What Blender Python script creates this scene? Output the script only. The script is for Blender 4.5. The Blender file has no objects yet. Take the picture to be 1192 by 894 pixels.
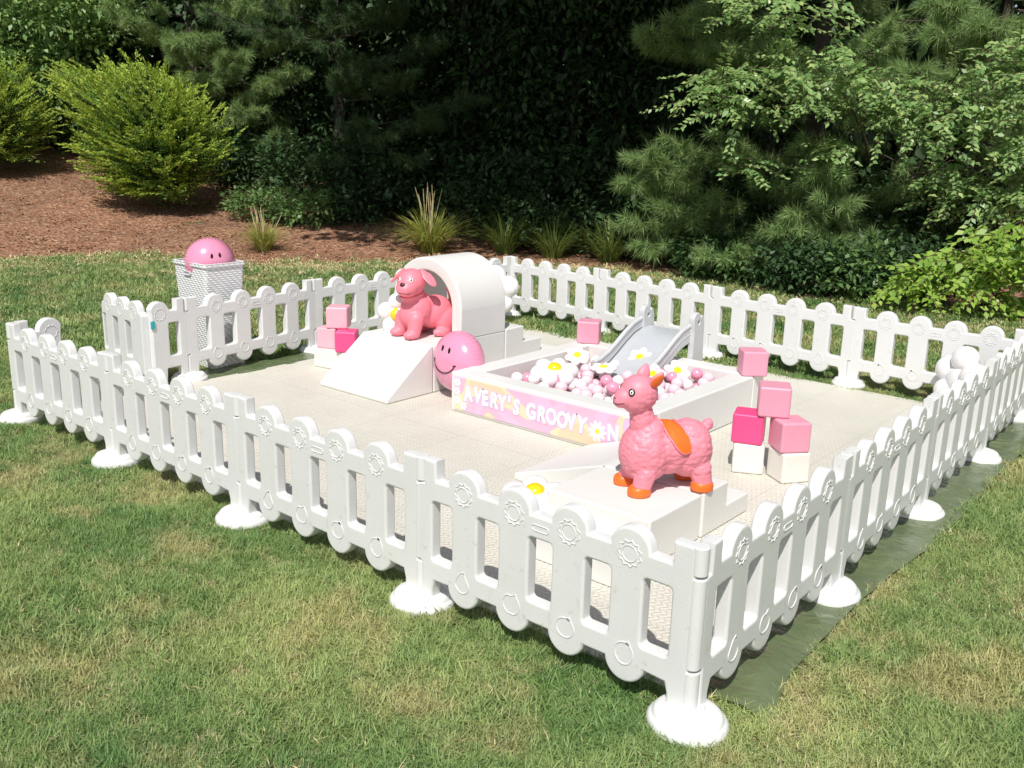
import bpy, bmesh, math, random
import numpy as np
from mathutils import Vector, Matrix, Euler, noise
from mathutils.bvhtree import BVHTree

PI = math.pi
rad = math.radians
SC = bpy.context.scene
COL = SC.collection
rng = np.random.default_rng(7)
random.seed(7)

# ------------------------------------------------------------------ camera
CAM = Vector((1.242, -2.403, 1.797))
CR = Vector((0.764, 0.645, 0.026)).normalized()
CF = Vector((-0.619, 0.743, -0.253)).normalized()
CR = (CR - CF * CR.dot(CF)).normalized()
CU = CR.cross(CF)
FPX = 1104.36
cd = bpy.data.cameras.new('camera')
cam = bpy.data.objects.new('camera', cd)
COL.objects.link(cam)
cam.matrix_world = Matrix(((CR.x, CU.x, -CF.x, CAM.x), (CR.y, CU.y, -CF.y, CAM.y),
                           (CR.z, CU.z, -CF.z, CAM.z), (0, 0, 0, 1)))
cd.sensor_width = 36
cd.lens = FPX / 1192 * 36
cd.clip_start = 0.05
cd.clip_end = 800
SC.camera = cam
F2 = np.array([CF.x, CF.y]); F2 /= np.linalg.norm(F2)
R2 = np.array([F2[1], -F2[0]])
C2 = np.array([CAM.x, CAM.y])

def place(px, s):
    return C2 + F2 * s + R2 * ((px - 596) / FPX * s)

def at(px, py, s):
    p = place(px, s); return np.array([p[0], p[1], zat(py, s)])

def zat(py, s):                      # height seen at photo row py, s metres away
    return 1.797 + (158 - py) / FPX * s

# ------------------------------------------------------------------ ground heights
ET = np.array([-40, -12, -7.7, -5.5, -3.3, -.6, 1.3, 2.7, 4.1, 5.3, 9, 30])
ES = np.array([11, 11.2, 12.4, 13.8, 13.1, 14.0, 13.6, 12.8, 11.7, 10.8, 9.2, 9.])

def ts(x, y):
    dx, dy = x - C2[0], y - C2[1]
    return dx * R2[0] + dy * R2[1], dx * F2[0] + dy * F2[1]

def hgt(x, y):
    t, s = ts(np.asarray(x, float), np.asarray(y, float))
    d = np.maximum(s - np.interp(t, ET, ES), 0)
    k = np.interp(t, [-8, 0, 4, 9], [.135, .12, .05, .04])
    return np.minimum(k * d * d / (d + 1.2), 2.4)

# ------------------------------------------------------------------ materials
def new_mat(name):
    m = bpy.data.materials.new(name)
    m.use_nodes = True
    nt = m.node_tree
    return m, nt, nt.nodes['Principled BSDF'], nt.nodes['Material Output']

def ramp(nt, stops, interp='LINEAR'):
    r = nt.nodes.new('ShaderNodeValToRGB')
    cr = r.color_ramp
    cr.interpolation = interp
    while len(cr.elements) < len(stops):
        cr.elements.new(.5)
    for e, (p, c) in zip(cr.elements, stops):
        e.position = p
        e.color = (*c, 1) if len(c) == 3 else c
    return r

def texco(nt, kind='Object', scale=None):
    tc = nt.nodes.new('ShaderNodeTexCoord')
    if scale is None:
        return tc.outputs[kind]
    mp = nt.nodes.new('ShaderNodeMapping')
    mp.inputs['Scale'].default_value = scale
    nt.links.new(tc.outputs[kind], mp.inputs[0])
    return mp.outputs[0]

def plastic(name, col, rough=.4, var=.06, scale=9, bump=.08, bscale=60, spec=.5, coat=0, dirt=None):
    m, nt, b, o = new_mat(name)
    co = texco(nt)
    n = nt.nodes.new('ShaderNodeTexNoise')
    n.inputs['Scale'].default_value = scale
    n.inputs['Detail'].default_value = 5
    nt.links.new(co, n.inputs['Vector'])
    lo = tuple(c * (1 - var) for c in col)
    hi = tuple(min(1, c * (1 + var * .6)) for c in col)
    r = ramp(nt, [(.3, lo), (.7, hi)])
    nt.links.new(n.outputs['Fac'], r.inputs[0])
    src = r.outputs[0]
    if dirt:
        n2 = nt.nodes.new('ShaderNodeTexNoise')
        n2.inputs['Scale'].default_value = dirt[1]
        n2.inputs['Detail'].default_value = 8
        n2.inputs['Roughness'].default_value = .7
        nt.links.new(co, n2.inputs['Vector'])
        r2 = ramp(nt, [(dirt[2], (0, 0, 0)), (dirt[2] + .12, (1, 1, 1))])
        nt.links.new(n2.outputs['Fac'], r2.inputs[0])
        mx = nt.nodes.new('ShaderNodeMixRGB')
        mx.inputs[2].default_value = (*dirt[0], 1)
        mm = nt.nodes.new('ShaderNodeMath'); mm.operation = 'MULTIPLY'
        mm.inputs[1].default_value = dirt[3]
        nt.links.new(r2.outputs[0], mm.inputs[0])
        nt.links.new(mm.outputs[0], mx.inputs[0])
        nt.links.new(src, mx.inputs[1])
        src = mx.outputs[0]
    nt.links.new(src, b.inputs['Base Color'])
    b.inputs['Roughness'].default_value = rough
    b.inputs['Specular IOR Level'].default_value = spec
    b.inputs['Coat Weight'].default_value = coat
    b.inputs['Coat Roughness'].default_value = .08
    if bump:
        nb = nt.nodes.new('ShaderNodeTexNoise')
        nb.inputs['Scale'].default_value = bscale
        nb.inputs['Detail'].default_value = 3
        nt.links.new(co, nb.inputs['Vector'])
        bp = nt.nodes.new('ShaderNodeBump')
        bp.inputs['Strength'].default_value = bump
        bp.inputs['Distance'].default_value = .01
        nt.links.new(nb.outputs['Fac'], bp.inputs['Height'])
        nt.links.new(bp.outputs[0], b.inputs['Normal'])
    return m

def leaf_mat(name, c1, c2, trans=.3, rough=.5, spec=.4, c3=None):
    m, nt, b, o = new_mat(name)
    g = nt.nodes.new('ShaderNodeNewGeometry')
    st = [(0, c1), (.75, c2)] + ([(1, c3)] if c3 else [])
    r = ramp(nt, st)
    nt.links.new(g.outputs['Random Per Island'], r.inputs[0])
    nt.links.new(r.outputs[0], b.inputs['Base Color'])
    b.inputs['Roughness'].default_value = rough
    b.inputs['Specular IOR Level'].default_value = spec
    tr = nt.nodes.new('ShaderNodeBsdfTranslucent')
    hs = nt.nodes.new('ShaderNodeHueSaturation')
    hs.inputs['Value'].default_value = 1.3
    hs.inputs['Hue'].default_value = .485
    nt.links.new(r.outputs[0], hs.inputs['Color'])
    nt.links.new(hs.outputs[0], tr.inputs[0])
    mx = nt.nodes.new('ShaderNodeMixShader')
    mx.inputs[0].default_value = trans
    nt.links.new(b.outputs[0], mx.inputs[1])
    nt.links.new(tr.outputs[0], mx.inputs[2])
    nt.links.new(mx.outputs[0], o.inputs[0])
    return m

M = {}
M['fence'] = plastic('white_moulded_plastic', (.74, .74, .735), .38, .03, 5, .10, 160, dirt=((.45, .40, .30), 22, .60, .5))
M['foot'] = plastic('white_base_plastic', (.78, .78, .77), .33, .03, 8, .06, 60, dirt=((.35, .32, .2), 16, .60, .45))
M['vinyl'] = plastic('white_vinyl', (.775, .765, .74), .42, .025, 4, .2, 11, dirt=((.6, .55, .47), 9, .68, .25))
M['vinylcream'] = plastic('cream_white_vinyl', (.80, .775, .72), .45, .03, 5, .12, 14)
M['pink'] = plastic('soft_pink_vinyl', (.80, .34, .45), .42, .05, 6, .12, 22)
M['palepink'] = plastic('pale_pink_vinyl', (.84, .44, .52), .42, .05, 6, .12, 22)
M['magenta'] = plastic('hot_pink_vinyl', (.86, .085, .26), .42, .05, 6, .12, 22)
M['rubber'] = plastic('coral_pink_rubber', (.92, .24, .305), .46, .05, 7, .06, 60)
M['alpaca'] = plastic('pink_rubber', (.86, .275, .35), .48, .06, 12, .05, 60)
M['orange'] = plastic('orange_rubber', (.87, .17, .02), .42, .05, 8, .06, 60)
M['black'] = plastic('black_paint', (.012, .010, .010), .3, .0, 5, 0)
M['brown'] = plastic('dark_brown_paint', (.05, .02, .02), .3, .1, 9, 0)
M['whitepaint'] = plastic('white_paint', (.85, .84, .82), .4, .02, 9, 0)
M['ballpink'] = plastic('pearl_pink_plastic', (.85, .34, .48), .18, .06, 9, .02, 20, .6, .5)
M['ballpale'] = plastic('pearl_pale_pink_plastic', (.88, .63, .71), .18, .06, 9, .02, 20, .6, .5)
M['ballwhite'] = plastic('pearl_white_plastic', (.85, .82, .82), .18, .04, 9, .02, 20, .6, .5)
M['smiley'] = plastic('shiny_pink_foil', (.80, .30, .46), .2, .08, 6, .05, 12, .7, .6)
M['foilwhite'] = plastic('pearl_white_foil', (.86, .84, .85), .22, .03, 6, .08, 14, .7, .4)
M['yellow'] = plastic('yellow_foil', (.86, .62, .01), .3, .08, 8, .06, 18, .6, .2)
M['plush'] = plastic('white_plush', (.85, .84, .81), .8, .03, 20, .3, 140, .2)
M['plushyellow'] = plastic('yellow_plush', (.80, .72, .04), .8, .08, 20, .3, 140, .2)
M['grey'] = plastic('light_grey_plastic', (.60, .61, .62), .4, .05, 6, .12, 40)
M['greychute'] = plastic('grey_chute_plastic', (.50, .52, .55), .33, .05, 6, .05, 40)
M['teal'] = plastic('teal_plastic', (.02, .42, .48), .4, .05, 9, .03)
M['letter'] = plastic('white_print', (.86, .83, .86), .5, .03, 9, 0)
M['letteredge'] = plastic('lilac_print', (.66, .50, .74), .5, .03, 9, 0)
M['bark'] = plastic('grey_brown_bark', (.075, .06, .05), .9, .4, 6, .9, 22)
M['twig'] = plastic('brown_twig', (.12, .085, .055), .9, .3, 9, .5, 40)

# woven basket
def woven():
    m, nt, b, o = new_mat('white_woven_plastic')
    co = texco(nt, 'Object', (1, 1, 1))
    w = []
    for k, (d, s) in enumerate((('Z', 19), ('DIAGONAL', 13))):
        n = nt.nodes.new('ShaderNodeTexWave'); n.bands_direction = d
        n.inputs['Scale'].default_value = s; n.inputs['Distortion'].default_value = .3
        nt.links.new(co, n.inputs['Vector']); w.append(n)
    mm = nt.nodes.new('ShaderNodeMath'); mm.operation = 'MULTIPLY'
    nt.links.new(w[0].outputs['Fac'], mm.inputs[0]); nt.links.new(w[1].outputs['Fac'], mm.inputs[1])
    r = ramp(nt, [(.02, (.55, .55, .56)), (.12, (.88, .88, .88))])
    nt.links.new(mm.outputs[0], r.inputs[0]); nt.links.new(r.outputs[0], b.inputs['Base Color'])
    bp = nt.nodes.new('ShaderNodeBump'); bp.inputs['Strength'].default_value = .6
    bp.inputs['Distance'].default_value = .006
    nt.links.new(mm.outputs[0], bp.inputs['Height']); nt.links.new(bp.outputs[0], b.inputs['Normal'])
    b.inputs['Roughness'].default_value = .5
    return m
M['woven'] = woven()

def mat_floor():
    m, nt, b, o = new_mat('cream_foam_tile')
    co = texco(nt)
    sx = nt.nodes.new('ShaderNodeSeparateXYZ'); nt.links.new(co, sx.inputs[0])
    def math_(op, a, bb=None):
        n = nt.nodes.new('ShaderNodeMath'); n.operation = op
        for i, v in enumerate((a, bb)):
            if v is None: continue
            if isinstance(v, (int, float)): n.inputs[i].default_value = v
            else: nt.links.new(v, n.inputs[i])
        return n.outputs[0]
    # basket chevrons: ridges along x that zigzag along y
    tri = math_('PINGPONG', math_('ADD', sx.outputs[1], 50.0), .028)
    ph = math_('ADD', math_('MULTIPLY', sx.outputs[0], 1.0), math_('MULTIPLY', tri, .8))
    ridge = math_('ABSOLUTE', math_('SINE', math_('MULTIPLY', ph, PI / .028)))
    cell = math_('ABSOLUTE', math_('SINE', math_('MULTIPLY', sx.outputs[1], PI / .028)))
    h = math_('MULTIPLY', math_('POWER', ridge, .6), math_('ADD', math_('MULTIPLY', cell, .35), .65))
    # tile seams every 0.6 m
    def seam(v):
        p = math_('PINGPONG', math_('ADD', v, 60.1), .3)
        return math_('LESS_THAN', p, .0022)
    sm = math_('MAXIMUM', seam(sx.outputs[0]), seam(sx.outputs[1]))
    n = nt.nodes.new('ShaderNodeTexNoise'); n.inputs['Scale'].default_value = 1.6; n.inputs['Detail'].default_value = 8
    n.inputs['Roughness'].default_value = .65
    nt.links.new(co, n.inputs['Vector'])
    r = ramp(nt, [(.3, (.615, .59, .515)), (.7, (.70, .675, .605))])
    nt.links.new(n.outputs['Fac'], r.inputs[0])
    mx = nt.nodes.new('ShaderNodeMixRGB'); mx.blend_type = 'MULTIPLY'
    mx.inputs[2].default_value = (.62, .6, .56, 1)
    nt.links.new(math_('MULTIPLY', sm, .3), mx.inputs[0]); nt.links.new(r.outputs[0], mx.inputs[1])
    nt.links.new(mx.outputs[0], b.inputs['Base Color'])
    bp = nt.nodes.new('ShaderNodeBump'); bp.inputs['Strength'].default_value = .75
    bp.inputs['Distance'].default_value = .0055
    nt.links.new(math_('SUBTRACT', h, sm), bp.inputs['Height']); nt.links.new(bp.outputs[0], b.inputs['Normal'])
    b.inputs['Roughness'].default_value = .55
    return m
M['mat'] = mat_floor()

def mat_tarp():
    m, nt, b, o = new_mat('green_tarpaulin')
    co = texco(nt)
    n = nt.nodes.new('ShaderNodeTexNoise'); n.inputs['Scale'].default_value = 4; n.inputs['Detail'].default_value = 6
    nt.links.new(co, n.inputs['Vector'])
    r = ramp(nt, [(.3, (.095, .13, .058)), (.7, (.15, .19, .095))])
    nt.links.new(n.outputs['Fac'], r.inputs[0]); nt.links.new(r.outputs[0], b.inputs['Base Color'])
    b.inputs['Roughness'].default_value = .2
    mp = texco(nt, 'Object', (3.5, 6, 3))
    n2 = nt.nodes.new('ShaderNodeTexNoise'); n2.inputs['Scale'].default_value = 2.2; n2.inputs['Detail'].default_value = 6
    n2.inputs['Distortion'].default_value = 1.2
    nt.links.new(mp, n2.inputs['Vector'])
    bp = nt.nodes.new('ShaderNodeBump'); bp.inputs['Strength'].default_value = .65; bp.inputs['Distance'].default_value = .03
    nt.links.new(n2.outputs['Fac'], bp.inputs['Height']); nt.links.new(bp.outputs[0], b.inputs['Normal'])
    return m
M['tarp'] = mat_tarp()

def patch_noise(nt, vec, scale, detail=4, w=0.):
    n = nt.nodes.new('ShaderNodeTexNoise'); n.noise_dimensions = '4D'
    n.inputs['W'].default_value = w
    n.inputs['Scale'].default_value = scale; n.inputs['Detail'].default_value = detail
    n.inputs['Roughness'].default_value = .6
    nt.links.new(vec, n.inputs['Vector'])
    return n.outputs['Fac']

def grass_color(nt, vec, kind):
    """green lawn with dry straw patches, from world position"""
    mx = nt.nodes.new('ShaderNodeMixRGB'); mx2 = nt.nodes.new('ShaderNodeMixRGB')
    a = ramp(nt, [(.36, (0, 0, 0)), (.66, (1, 1, 1))])
    nt.links.new(patch_noise(nt, vec, 1.15, 6), a.inputs[0])
    b = ramp(nt, [(.5, (0, 0, 0)), (.62, (1, 1, 1))])
    nt.links.new(patch_noise(nt, vec, 2.3, 7, 5.), b.inputs[0])
    nt.links.new(a.outputs[0], mx.inputs[0])
    if kind == 'blade':
        mx.inputs[1].default_value = (.14, .28, .085, 1); mx.inputs[2].default_value = (.41, .51, .20, 1)
        dry = (.62, .53, .29, 1)
    else:
        mx.inputs[1].default_value = (.075, .115, .035, 1); mx.inputs[2].default_value = (.17, .175, .065, 1)
        dry = (.33, .25, .125, 1)
    mx2.inputs[2].default_value = dry
    mm = nt.nodes.new('ShaderNodeMath'); mm.operation = 'MULTIPLY'; mm.inputs[1].default_value = .5
    nt.links.new(b.outputs[0], mm.inputs[0])
    nt.links.new(mm.outputs[0], mx2.inputs[0]); nt.links.new(mx.outputs[0], mx2.inputs[1])
    return mx2.outputs[0]

def mat_blade(name, gain=(1, 1, 1), trans=.3):
    m, nt, b, o = new_mat(name)
    g = nt.nodes.new('ShaderNodeNewGeometry')
    c = grass_color(nt, g.outputs['Position'], 'blade')
    vr = ramp(nt, [(0, (.62, .66, .6)), (.6, (1, 1, 1)), (1, (1.35, 1.2, 1.1))])
    nt.links.new(g.outputs['Random Per Island'], vr.inputs[0])
    mu = nt.nodes.new('ShaderNodeMixRGB'); mu.blend_type = 'MULTIPLY'; mu.inputs[0].default_value = 1
    nt.links.new(c, mu.inputs[1]); nt.links.new(vr.outputs[0], mu.inputs[2])
    m2 = nt.nodes.new('ShaderNodeMixRGB'); m2.blend_type = 'MULTIPLY'; m2.inputs[0].default_value = 1
    m2.inputs[2].default_value = (*gain, 1)
    nt.links.new(mu.outputs[0], m2.inputs[1])
    nt.links.new(m2.outputs[0], b.inputs['Base Color'])
    b.inputs['Roughness'].default_value = .5; b.inputs['Specular IOR Level'].default_value = .35
    tr = nt.nodes.new('ShaderNodeBsdfTranslucent'); nt.links.new(m2.outputs[0], tr.inputs[0])
    mx = nt.nodes.new('ShaderNodeMixShader'); mx.inputs[0].default_value = trans
    nt.links.new(b.outputs[0], mx.inputs[1]); nt.links.new(tr.outputs[0], mx.inputs[2])
    nt.links.new(mx.outputs[0], o.inputs[0])
    return m
M['blade'] = mat_blade('lawn_blades')
M['straw'] = plastic('dry_straw', (.60, .51, .28), .7, .3, 30, 0)

def mat_lawn():
    m, nt, b, o = new_mat('lawn_soil')
    g = nt.nodes.new('ShaderNodeNewGeometry')
    c = grass_color(nt, g.outputs['Position'], 'soil')
    nt.links.new(c, b.inputs['Base Color'])
    n = nt.nodes.new('ShaderNodeTexNoise'); n.inputs['Scale'].default_value = 70; n.inputs['Detail'].default_value = 6
    nt.links.new(g.outputs['Position'], n.inputs['Vector'])
    bp = nt.nodes.new('ShaderNodeBump'); bp.inputs['Strength'].default_value = 1; bp.inputs['Distance'].default_value = .02
    nt.links.new(n.outputs['Fac'], bp.inputs['Height']); nt.links.new(bp.outputs[0], b.inputs['Normal'])
    b.inputs['Roughness'].default_value = .9
    return m
M['lawn'] = mat_lawn()

def mat_mulch():
    m, nt, b, o = new_mat('bark_mulch')
    g = nt.nodes.new('ShaderNodeNewGeometry')
    v = nt.nodes.new('ShaderNodeTexVoronoi'); v.inputs['Scale'].default_value = 26
    nt.links.new(g.outputs['Position'], v.inputs['Vector'])
    sep = nt.nodes.new('ShaderNodeSeparateColor'); nt.links.new(v.outputs['Color'], sep.inputs[0])
    r = ramp(nt, [(0, (.15, .068, .038)), (.5, (.30, .15, .085)), (.85, (.40, .225, .135)), (1, (.5, .35, .24))])
    nt.links.new(sep.outputs[0], r.inputs[0])
    a = ramp(nt, [(.35, (.72, .72, .72)), (.65, (1.15, 1.12, 1.1))])
    nt.links.new(patch_noise(nt, g.outputs['Position'], .8, 6), a.inputs[0])
    mu = nt.nodes.new('ShaderNodeMixRGB'); mu.blend_type = 'MULTIPLY'; mu.inputs[0].default_value = 1
    nt.links.new(r.outputs[0], mu.inputs[1]); nt.links.new(a.outputs[0], mu.inputs[2])
    nt.links.new(mu.outputs[0], b.inputs['Base Color'])
    bp = nt.nodes.new('ShaderNodeBump'); bp.inputs['Strength'].default_value = .9; bp.inputs['Distance'].default_value = .03
    nt.links.new(v.outputs['Distance'], bp.inputs['Height']); nt.links.new(bp.outputs[0], b.inputs['Normal'])
    b.inputs['Roughness'].default_value = .92
    return m
M['mulch'] = mat_mulch()
M['chip'] = leaf_mat('mulch_chip', (.19, .088, .048), (.38, .20, .12), 0.0, .9, .1, (.56, .43, .32))

def mat_banner():
    m, nt, b, o = new_mat('pastel_wave_print')
    co = texco(nt, 'Object', (1, 1, 1.25))
    n = nt.nodes.new('ShaderNodeTexNoise'); n.inputs['Scale'].default_value = 2.3; n.inputs['Detail'].default_value = .3
    n.inputs['Distortion'].default_value = .5
    nt.links.new(co, n.inputs['Vector'])
    r = ramp(nt, [(0, (.84, .60, .42)), (.38, (.84, .68, .46)), (.43, (.82, .47, .62)), (.50, (.74, .50, .68)),
                  (.56, (.80, .45, .60)), (.62, (.84, .64, .42)), (.68, (.72, .49, .70))], 'CONSTANT')
    nt.links.new(n.outputs['Fac'], r.inputs[0]); nt.links.new(r.outputs[0], b.inputs['Base Color'])
    b.inputs['Roughness'].default_value = .45
    return m
M['banner'] = mat_banner()

M['juniper'] = leaf_mat('yellow_green_juniper', (.22, .38, .055), (.43, .55, .085), .3, .6, .25, (.60, .66, .14))
M['junipergreen'] = leaf_mat('green_juniper', (.09, .19, .04), (.20, .33, .06), .25, .6, .25)
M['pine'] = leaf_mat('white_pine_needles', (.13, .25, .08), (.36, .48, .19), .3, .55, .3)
M['pinedark'] = leaf_mat('shaded_pine_needles', (.05, .10, .04), (.12, .20, .08), .25, .55, .3)  # needle colour darkened, woodland shade put into the colour
M['paleleaf'] = leaf_mat('pale_small_leaves', (.14, .28, .08), (.31, .46, .16), .3, .38, .55, (.44, .56, .20))
M['brightleaf'] = leaf_mat('bright_green_leaves', (.17, .33, .045), (.36, .52, .09), .35, .42, .45)
M['midleaf'] = leaf_mat('mid_green_leaves', (.08, .17, .05), (.19, .31, .10), .3, .45, .45)
M['sunleaf'] = leaf_mat('sunlit_green_leaves', (.12, .25, .07), (.30, .44, .15), .3, .42, .5)  # green lightened in the colour itself to look sunlit
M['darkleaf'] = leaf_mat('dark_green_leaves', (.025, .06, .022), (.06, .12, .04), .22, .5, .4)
M['ograss'] = leaf_mat('yellow_green_grass', (.22, .30, .05), (.45, .47, .12), .3, .5, .3, (.55, .47, .2))
M['dgrass'] = leaf_mat('dark_green_grass', (.10, .18, .04), (.27, .34, .09), .3, .5, .3)

# ------------------------------------------------------------------ object helpers
def tag(o, label=None, cat=None, group=None, kind=None):
    if label: o['label'] = label
    if cat: o['category'] = cat
    if group: o['group'] = group
    if kind: o['kind'] = kind
    return o

def thing(name, label, cat, loc=(0, 0, 0), rotz=0, group=None):
    o = bpy.data.objects.new(name, None); COL.objects.link(o)
    o.empty_display_size = .1
    o.location = loc; o.rotation_euler = (0, 0, rotz)
    return tag(o, label, cat, group)

def finish(me, ang=35):
    me.polygons.foreach_set('use_smooth', [True] * len(me.polygons))
    me.set_sharp_from_angle(angle=rad(ang))
    me.update()
    return me

def weighted(me):
    return evaluated(me, [('WEIGHTED_NORMAL', dict(keep_sharp=True, weight=100, mode='FACE_AREA'))])

def part(name, me, mat, parent=None, loc=None, rot=None):
    if isinstance(me, bmesh.types.BMesh):
        bm = me
        bmesh.ops.recalc_face_normals(bm, faces=bm.faces)
        me = bpy.data.meshes.new(name); bm.to_mesh(me); bm.free(); finish(me); me = weighted(me)
    o = bpy.data.objects.new(name, me); COL.objects.link(o)
    if mat is not None:
        me.materials.clear(); me.materials.append(mat)
    if parent: o.parent = parent
    if loc is not None: o.location = loc
    if rot is not None: o.rotation_euler = rot
    return o

def dup(root, loc, rotz=0, label=None, group=None, rot=None):
    r = root.copy(); COL.objects.link(r); r.location = loc; r.rotation_euler = rot if rot else (0, 0, rotz)
    if label: r['label'] = label
    if group: r['group'] = group
    for ch in list(root.children):
        c = ch.copy(); COL.objects.link(c); c.parent = r
        for g in list(ch.children):
            d = g.copy(); COL.objects.link(d); d.parent = c
    return r

def rbox(w, d, h, bev=.012, seg=3, z0=0):
    bm = bmesh.new()
    bmesh.ops.create_cube(bm, size=1)
    for v in bm.verts:
        v.co = Vector((v.co.x * w, v.co.y * d, (v.co.z + .5) * h + z0))
    bmesh.ops.bevel(bm, geom=bm.edges[:], offset=bev, segments=seg, profile=.5, affect='EDGES')
    return bm

def shift(bm, v):
    bmesh.ops.translate(bm, verts=bm.verts, vec=v); return bm

def prism(pts, x0, x1, bev=.012, seg=3, axis='X'):
    """side profile [(y,z)] run from x0 to x1"""
    bm = bmesh.new()
    vs = [bm.verts.new((x0, p[0], p[1])) for p in pts]
    f = bm.faces.new(vs)
    r = bmesh.ops.extrude_face_region(bm, geom=[f])
    for v in r['geom']:
        if isinstance(v, bmesh.types.BMVert): v.co.x = x1
    bmesh.ops.recalc_face_normals(bm, faces=bm.faces)
    if bev:
        es = [e for e in bm.edges if e.calc_face_angle(0) > rad(20)]
        bmesh.ops.bevel(bm, geom=es, offset=bev, segments=seg, profile=.5, affect='EDGES')
    return bm

def lathe(prof, n=32):
    bm = bmesh.new()
    rings = []
    for r, z in prof:
        if r < 1e-5: rings.append([bm.verts.new((0, 0, z))])
        else: rings.append([bm.verts.new((r * math.cos(2 * PI * k / n), r * math.sin(2 * PI * k / n), z)) for k in range(n)])
    for a, b in zip(rings, rings[1:]):
        for k in range(n):
            q = [a[k % len(a)], a[(k + 1) % len(a)], b[(k + 1) % len(b)], b[k % len(b)]]
            q2 = []
            for v in q:
                if v not in q2: q2.append(v)
            if len(q2) > 2: bm.faces.new(q2)
    return bm

def ellipsoid(bm, c, r, rot=None, u=20, v=12):
    mt = Matrix.Translation(c)
    if rot: mt = mt @ Euler(rot).to_matrix().to_4x4()
    mt = mt @ Matrix.Diagonal((*r, 1))
    bmesh.ops.create_uvsphere(bm, u_segments=u, v_segments=v, radius=1, matrix=mt)
    return bm

def capsule(bm, p, q, r0, r1, n=14, m=6):
    """tapered limb made of overlapping spheres joined by a cone"""
    p, q = Vector(p), Vector(q)
    d = q - p
    rot = d.to_track_quat('Z', 'Y').to_matrix().to_4x4()
    bmesh.ops.create_cone(bm, cap_ends=True, segments=n, radius1=r0, radius2=r1, depth=d.length,
                          matrix=Matrix.Translation((p + q) / 2) @ rot)
    ellipsoid(bm, p, (r0,) * 3, None, n, 8); ellipsoid(bm, q, (r1,) * 3, None, n, 8)

def tube_into(V, Fc, pts, radii, n=6):
    """append a tube to vertex / face lists"""
    base = len(V); m = len(pts)
    for i, p in enumerate(pts):
        p = Vector(p)
        a = Vector(pts[max(i - 1, 0)]); b = Vector(pts[min(i + 1, m - 1)])
        q = (b - a).to_track_quat('Z', 'Y')
        for k in range(n):
            an = 2 * PI * k / n
            V.append(p + q @ Vector((math.cos(an) * radii[i], math.sin(an) * radii[i], 0)))
    for i in range(m - 1):
        for k in range(n):
            Fc.append((base + i * n + k, base + i * n + (k + 1) % n, base + (i + 1) * n + (k + 1) % n, base + (i + 1) * n + k))
    Fc.append(tuple(base + k for k in reversed(range(n))))
    Fc.append(tuple(base + (m - 1) * n + k for k in range(n)))

def tubes(list_of, n=6, name='tube'):
    V, Fc = [], []
    for pts, radii in list_of:
        if isinstance(radii, (int, float)): radii = [radii] * len(pts)
        tube_into(V, Fc, pts, radii, n)
    me = bpy.data.meshes.new(name); me.from_pydata(V, [], Fc); return finish(me, 60)

def closed_tube(pts, r, n=6):
    V, Fc = [], []
    m = len(pts)
    for i in range(m):
        p = Vector(pts[i]); q = (Vector(pts[(i + 1) % m]) - Vector(pts[i - 1])).to_track_quat('Z', 'Y')
        for k in range(n):
            an = 2 * PI * k / n
            V.append(p + q @ Vector((math.cos(an) * r, math.sin(an) * r, 0)))
    for i in range(m):
        j = (i + 1) % m
        # align ring j to ring i
        best = min(range(n), key=lambda s: (V[i * n] - V[j * n + s]).length)
        for k in range(n):
            Fc.append((i * n + k, i * n + (k + 1) % n, j * n + (k + 1 + best) % n, j * n + (k + best) % n))
    return V, Fc

def curve_mesh(outlines, half, bev, res=2, up=True):
    """flat outline(s) with holes -> plate of thickness 2*half with rounded edges, standing (x, z) or lying (x, y)"""
    cu = bpy.data.curves.new('c', 'CURVE'); cu.dimensions = '2D'; cu.fill_mode = 'BOTH'
    cu.extrude = max(half - bev, 0); cu.bevel_depth = bev; cu.bevel_resolution = res; cu.offset = -bev
    for pts in outlines:
        sp = cu.splines.new('POLY'); sp.points.add(len(pts) - 1); sp.use_cyclic_u = True
        for p, q in zip(sp.points, pts): p.co = (q[0], q[1], 0, 1)
    ob = bpy.data.objects.new('c', cu)
    me = bpy.data.meshes.new_from_object(ob)
    bpy.data.objects.remove(ob); bpy.data.curves.remove(cu)
    if up:
        me.transform(Matrix(((1, 0, 0, 0), (0, 0, -1, 0), (0, 1, 0, 0), (0, 0, 0, 1))))
    bm = bmesh.new(); bm.from_mesh(me)
    bmesh.ops.remove_doubles(bm, verts=bm.verts, dist=1e-5)
    bmesh.ops.recalc_face_normals(bm, faces=bm.faces)
    bm.to_mesh(me); bm.free()
    return weighted(finish(me, 32))

def arc(cx, cy, r, a0, a1, n):
    return [(cx + r * math.cos(rad(a0 + (a1 - a0) * i / n)), cy + r * math.sin(rad(a0 + (a1 - a0) * i / n))) for i in range(n + 1)]

def rrect(x0, y0, x1, y1, r, n=4):
    return (arc(x1 - r, y1 - r, r, 0, 90, n) + arc(x0 + r, y1 - r, r, 90, 180, n) +
            arc(x0 + r, y0 + r, r, 180, 270, n) + arc(x1 - r, y0 + r, r, 270, 360, n))

def evaluated(me, mods):
    ob = bpy.data.objects.new('t', me); COL.objects.link(ob)
    for kind, kw in mods:
        m = ob.modifiers.new('m', kind)
        for k, v in kw.items(): setattr(m, k, v)
    dg = bpy.context.evaluated_depsgraph_get(); dg.update()
    out = bpy.data.meshes.new_from_object(ob.evaluated_get(dg))
    bpy.data.objects.remove(ob)
    return out

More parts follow.
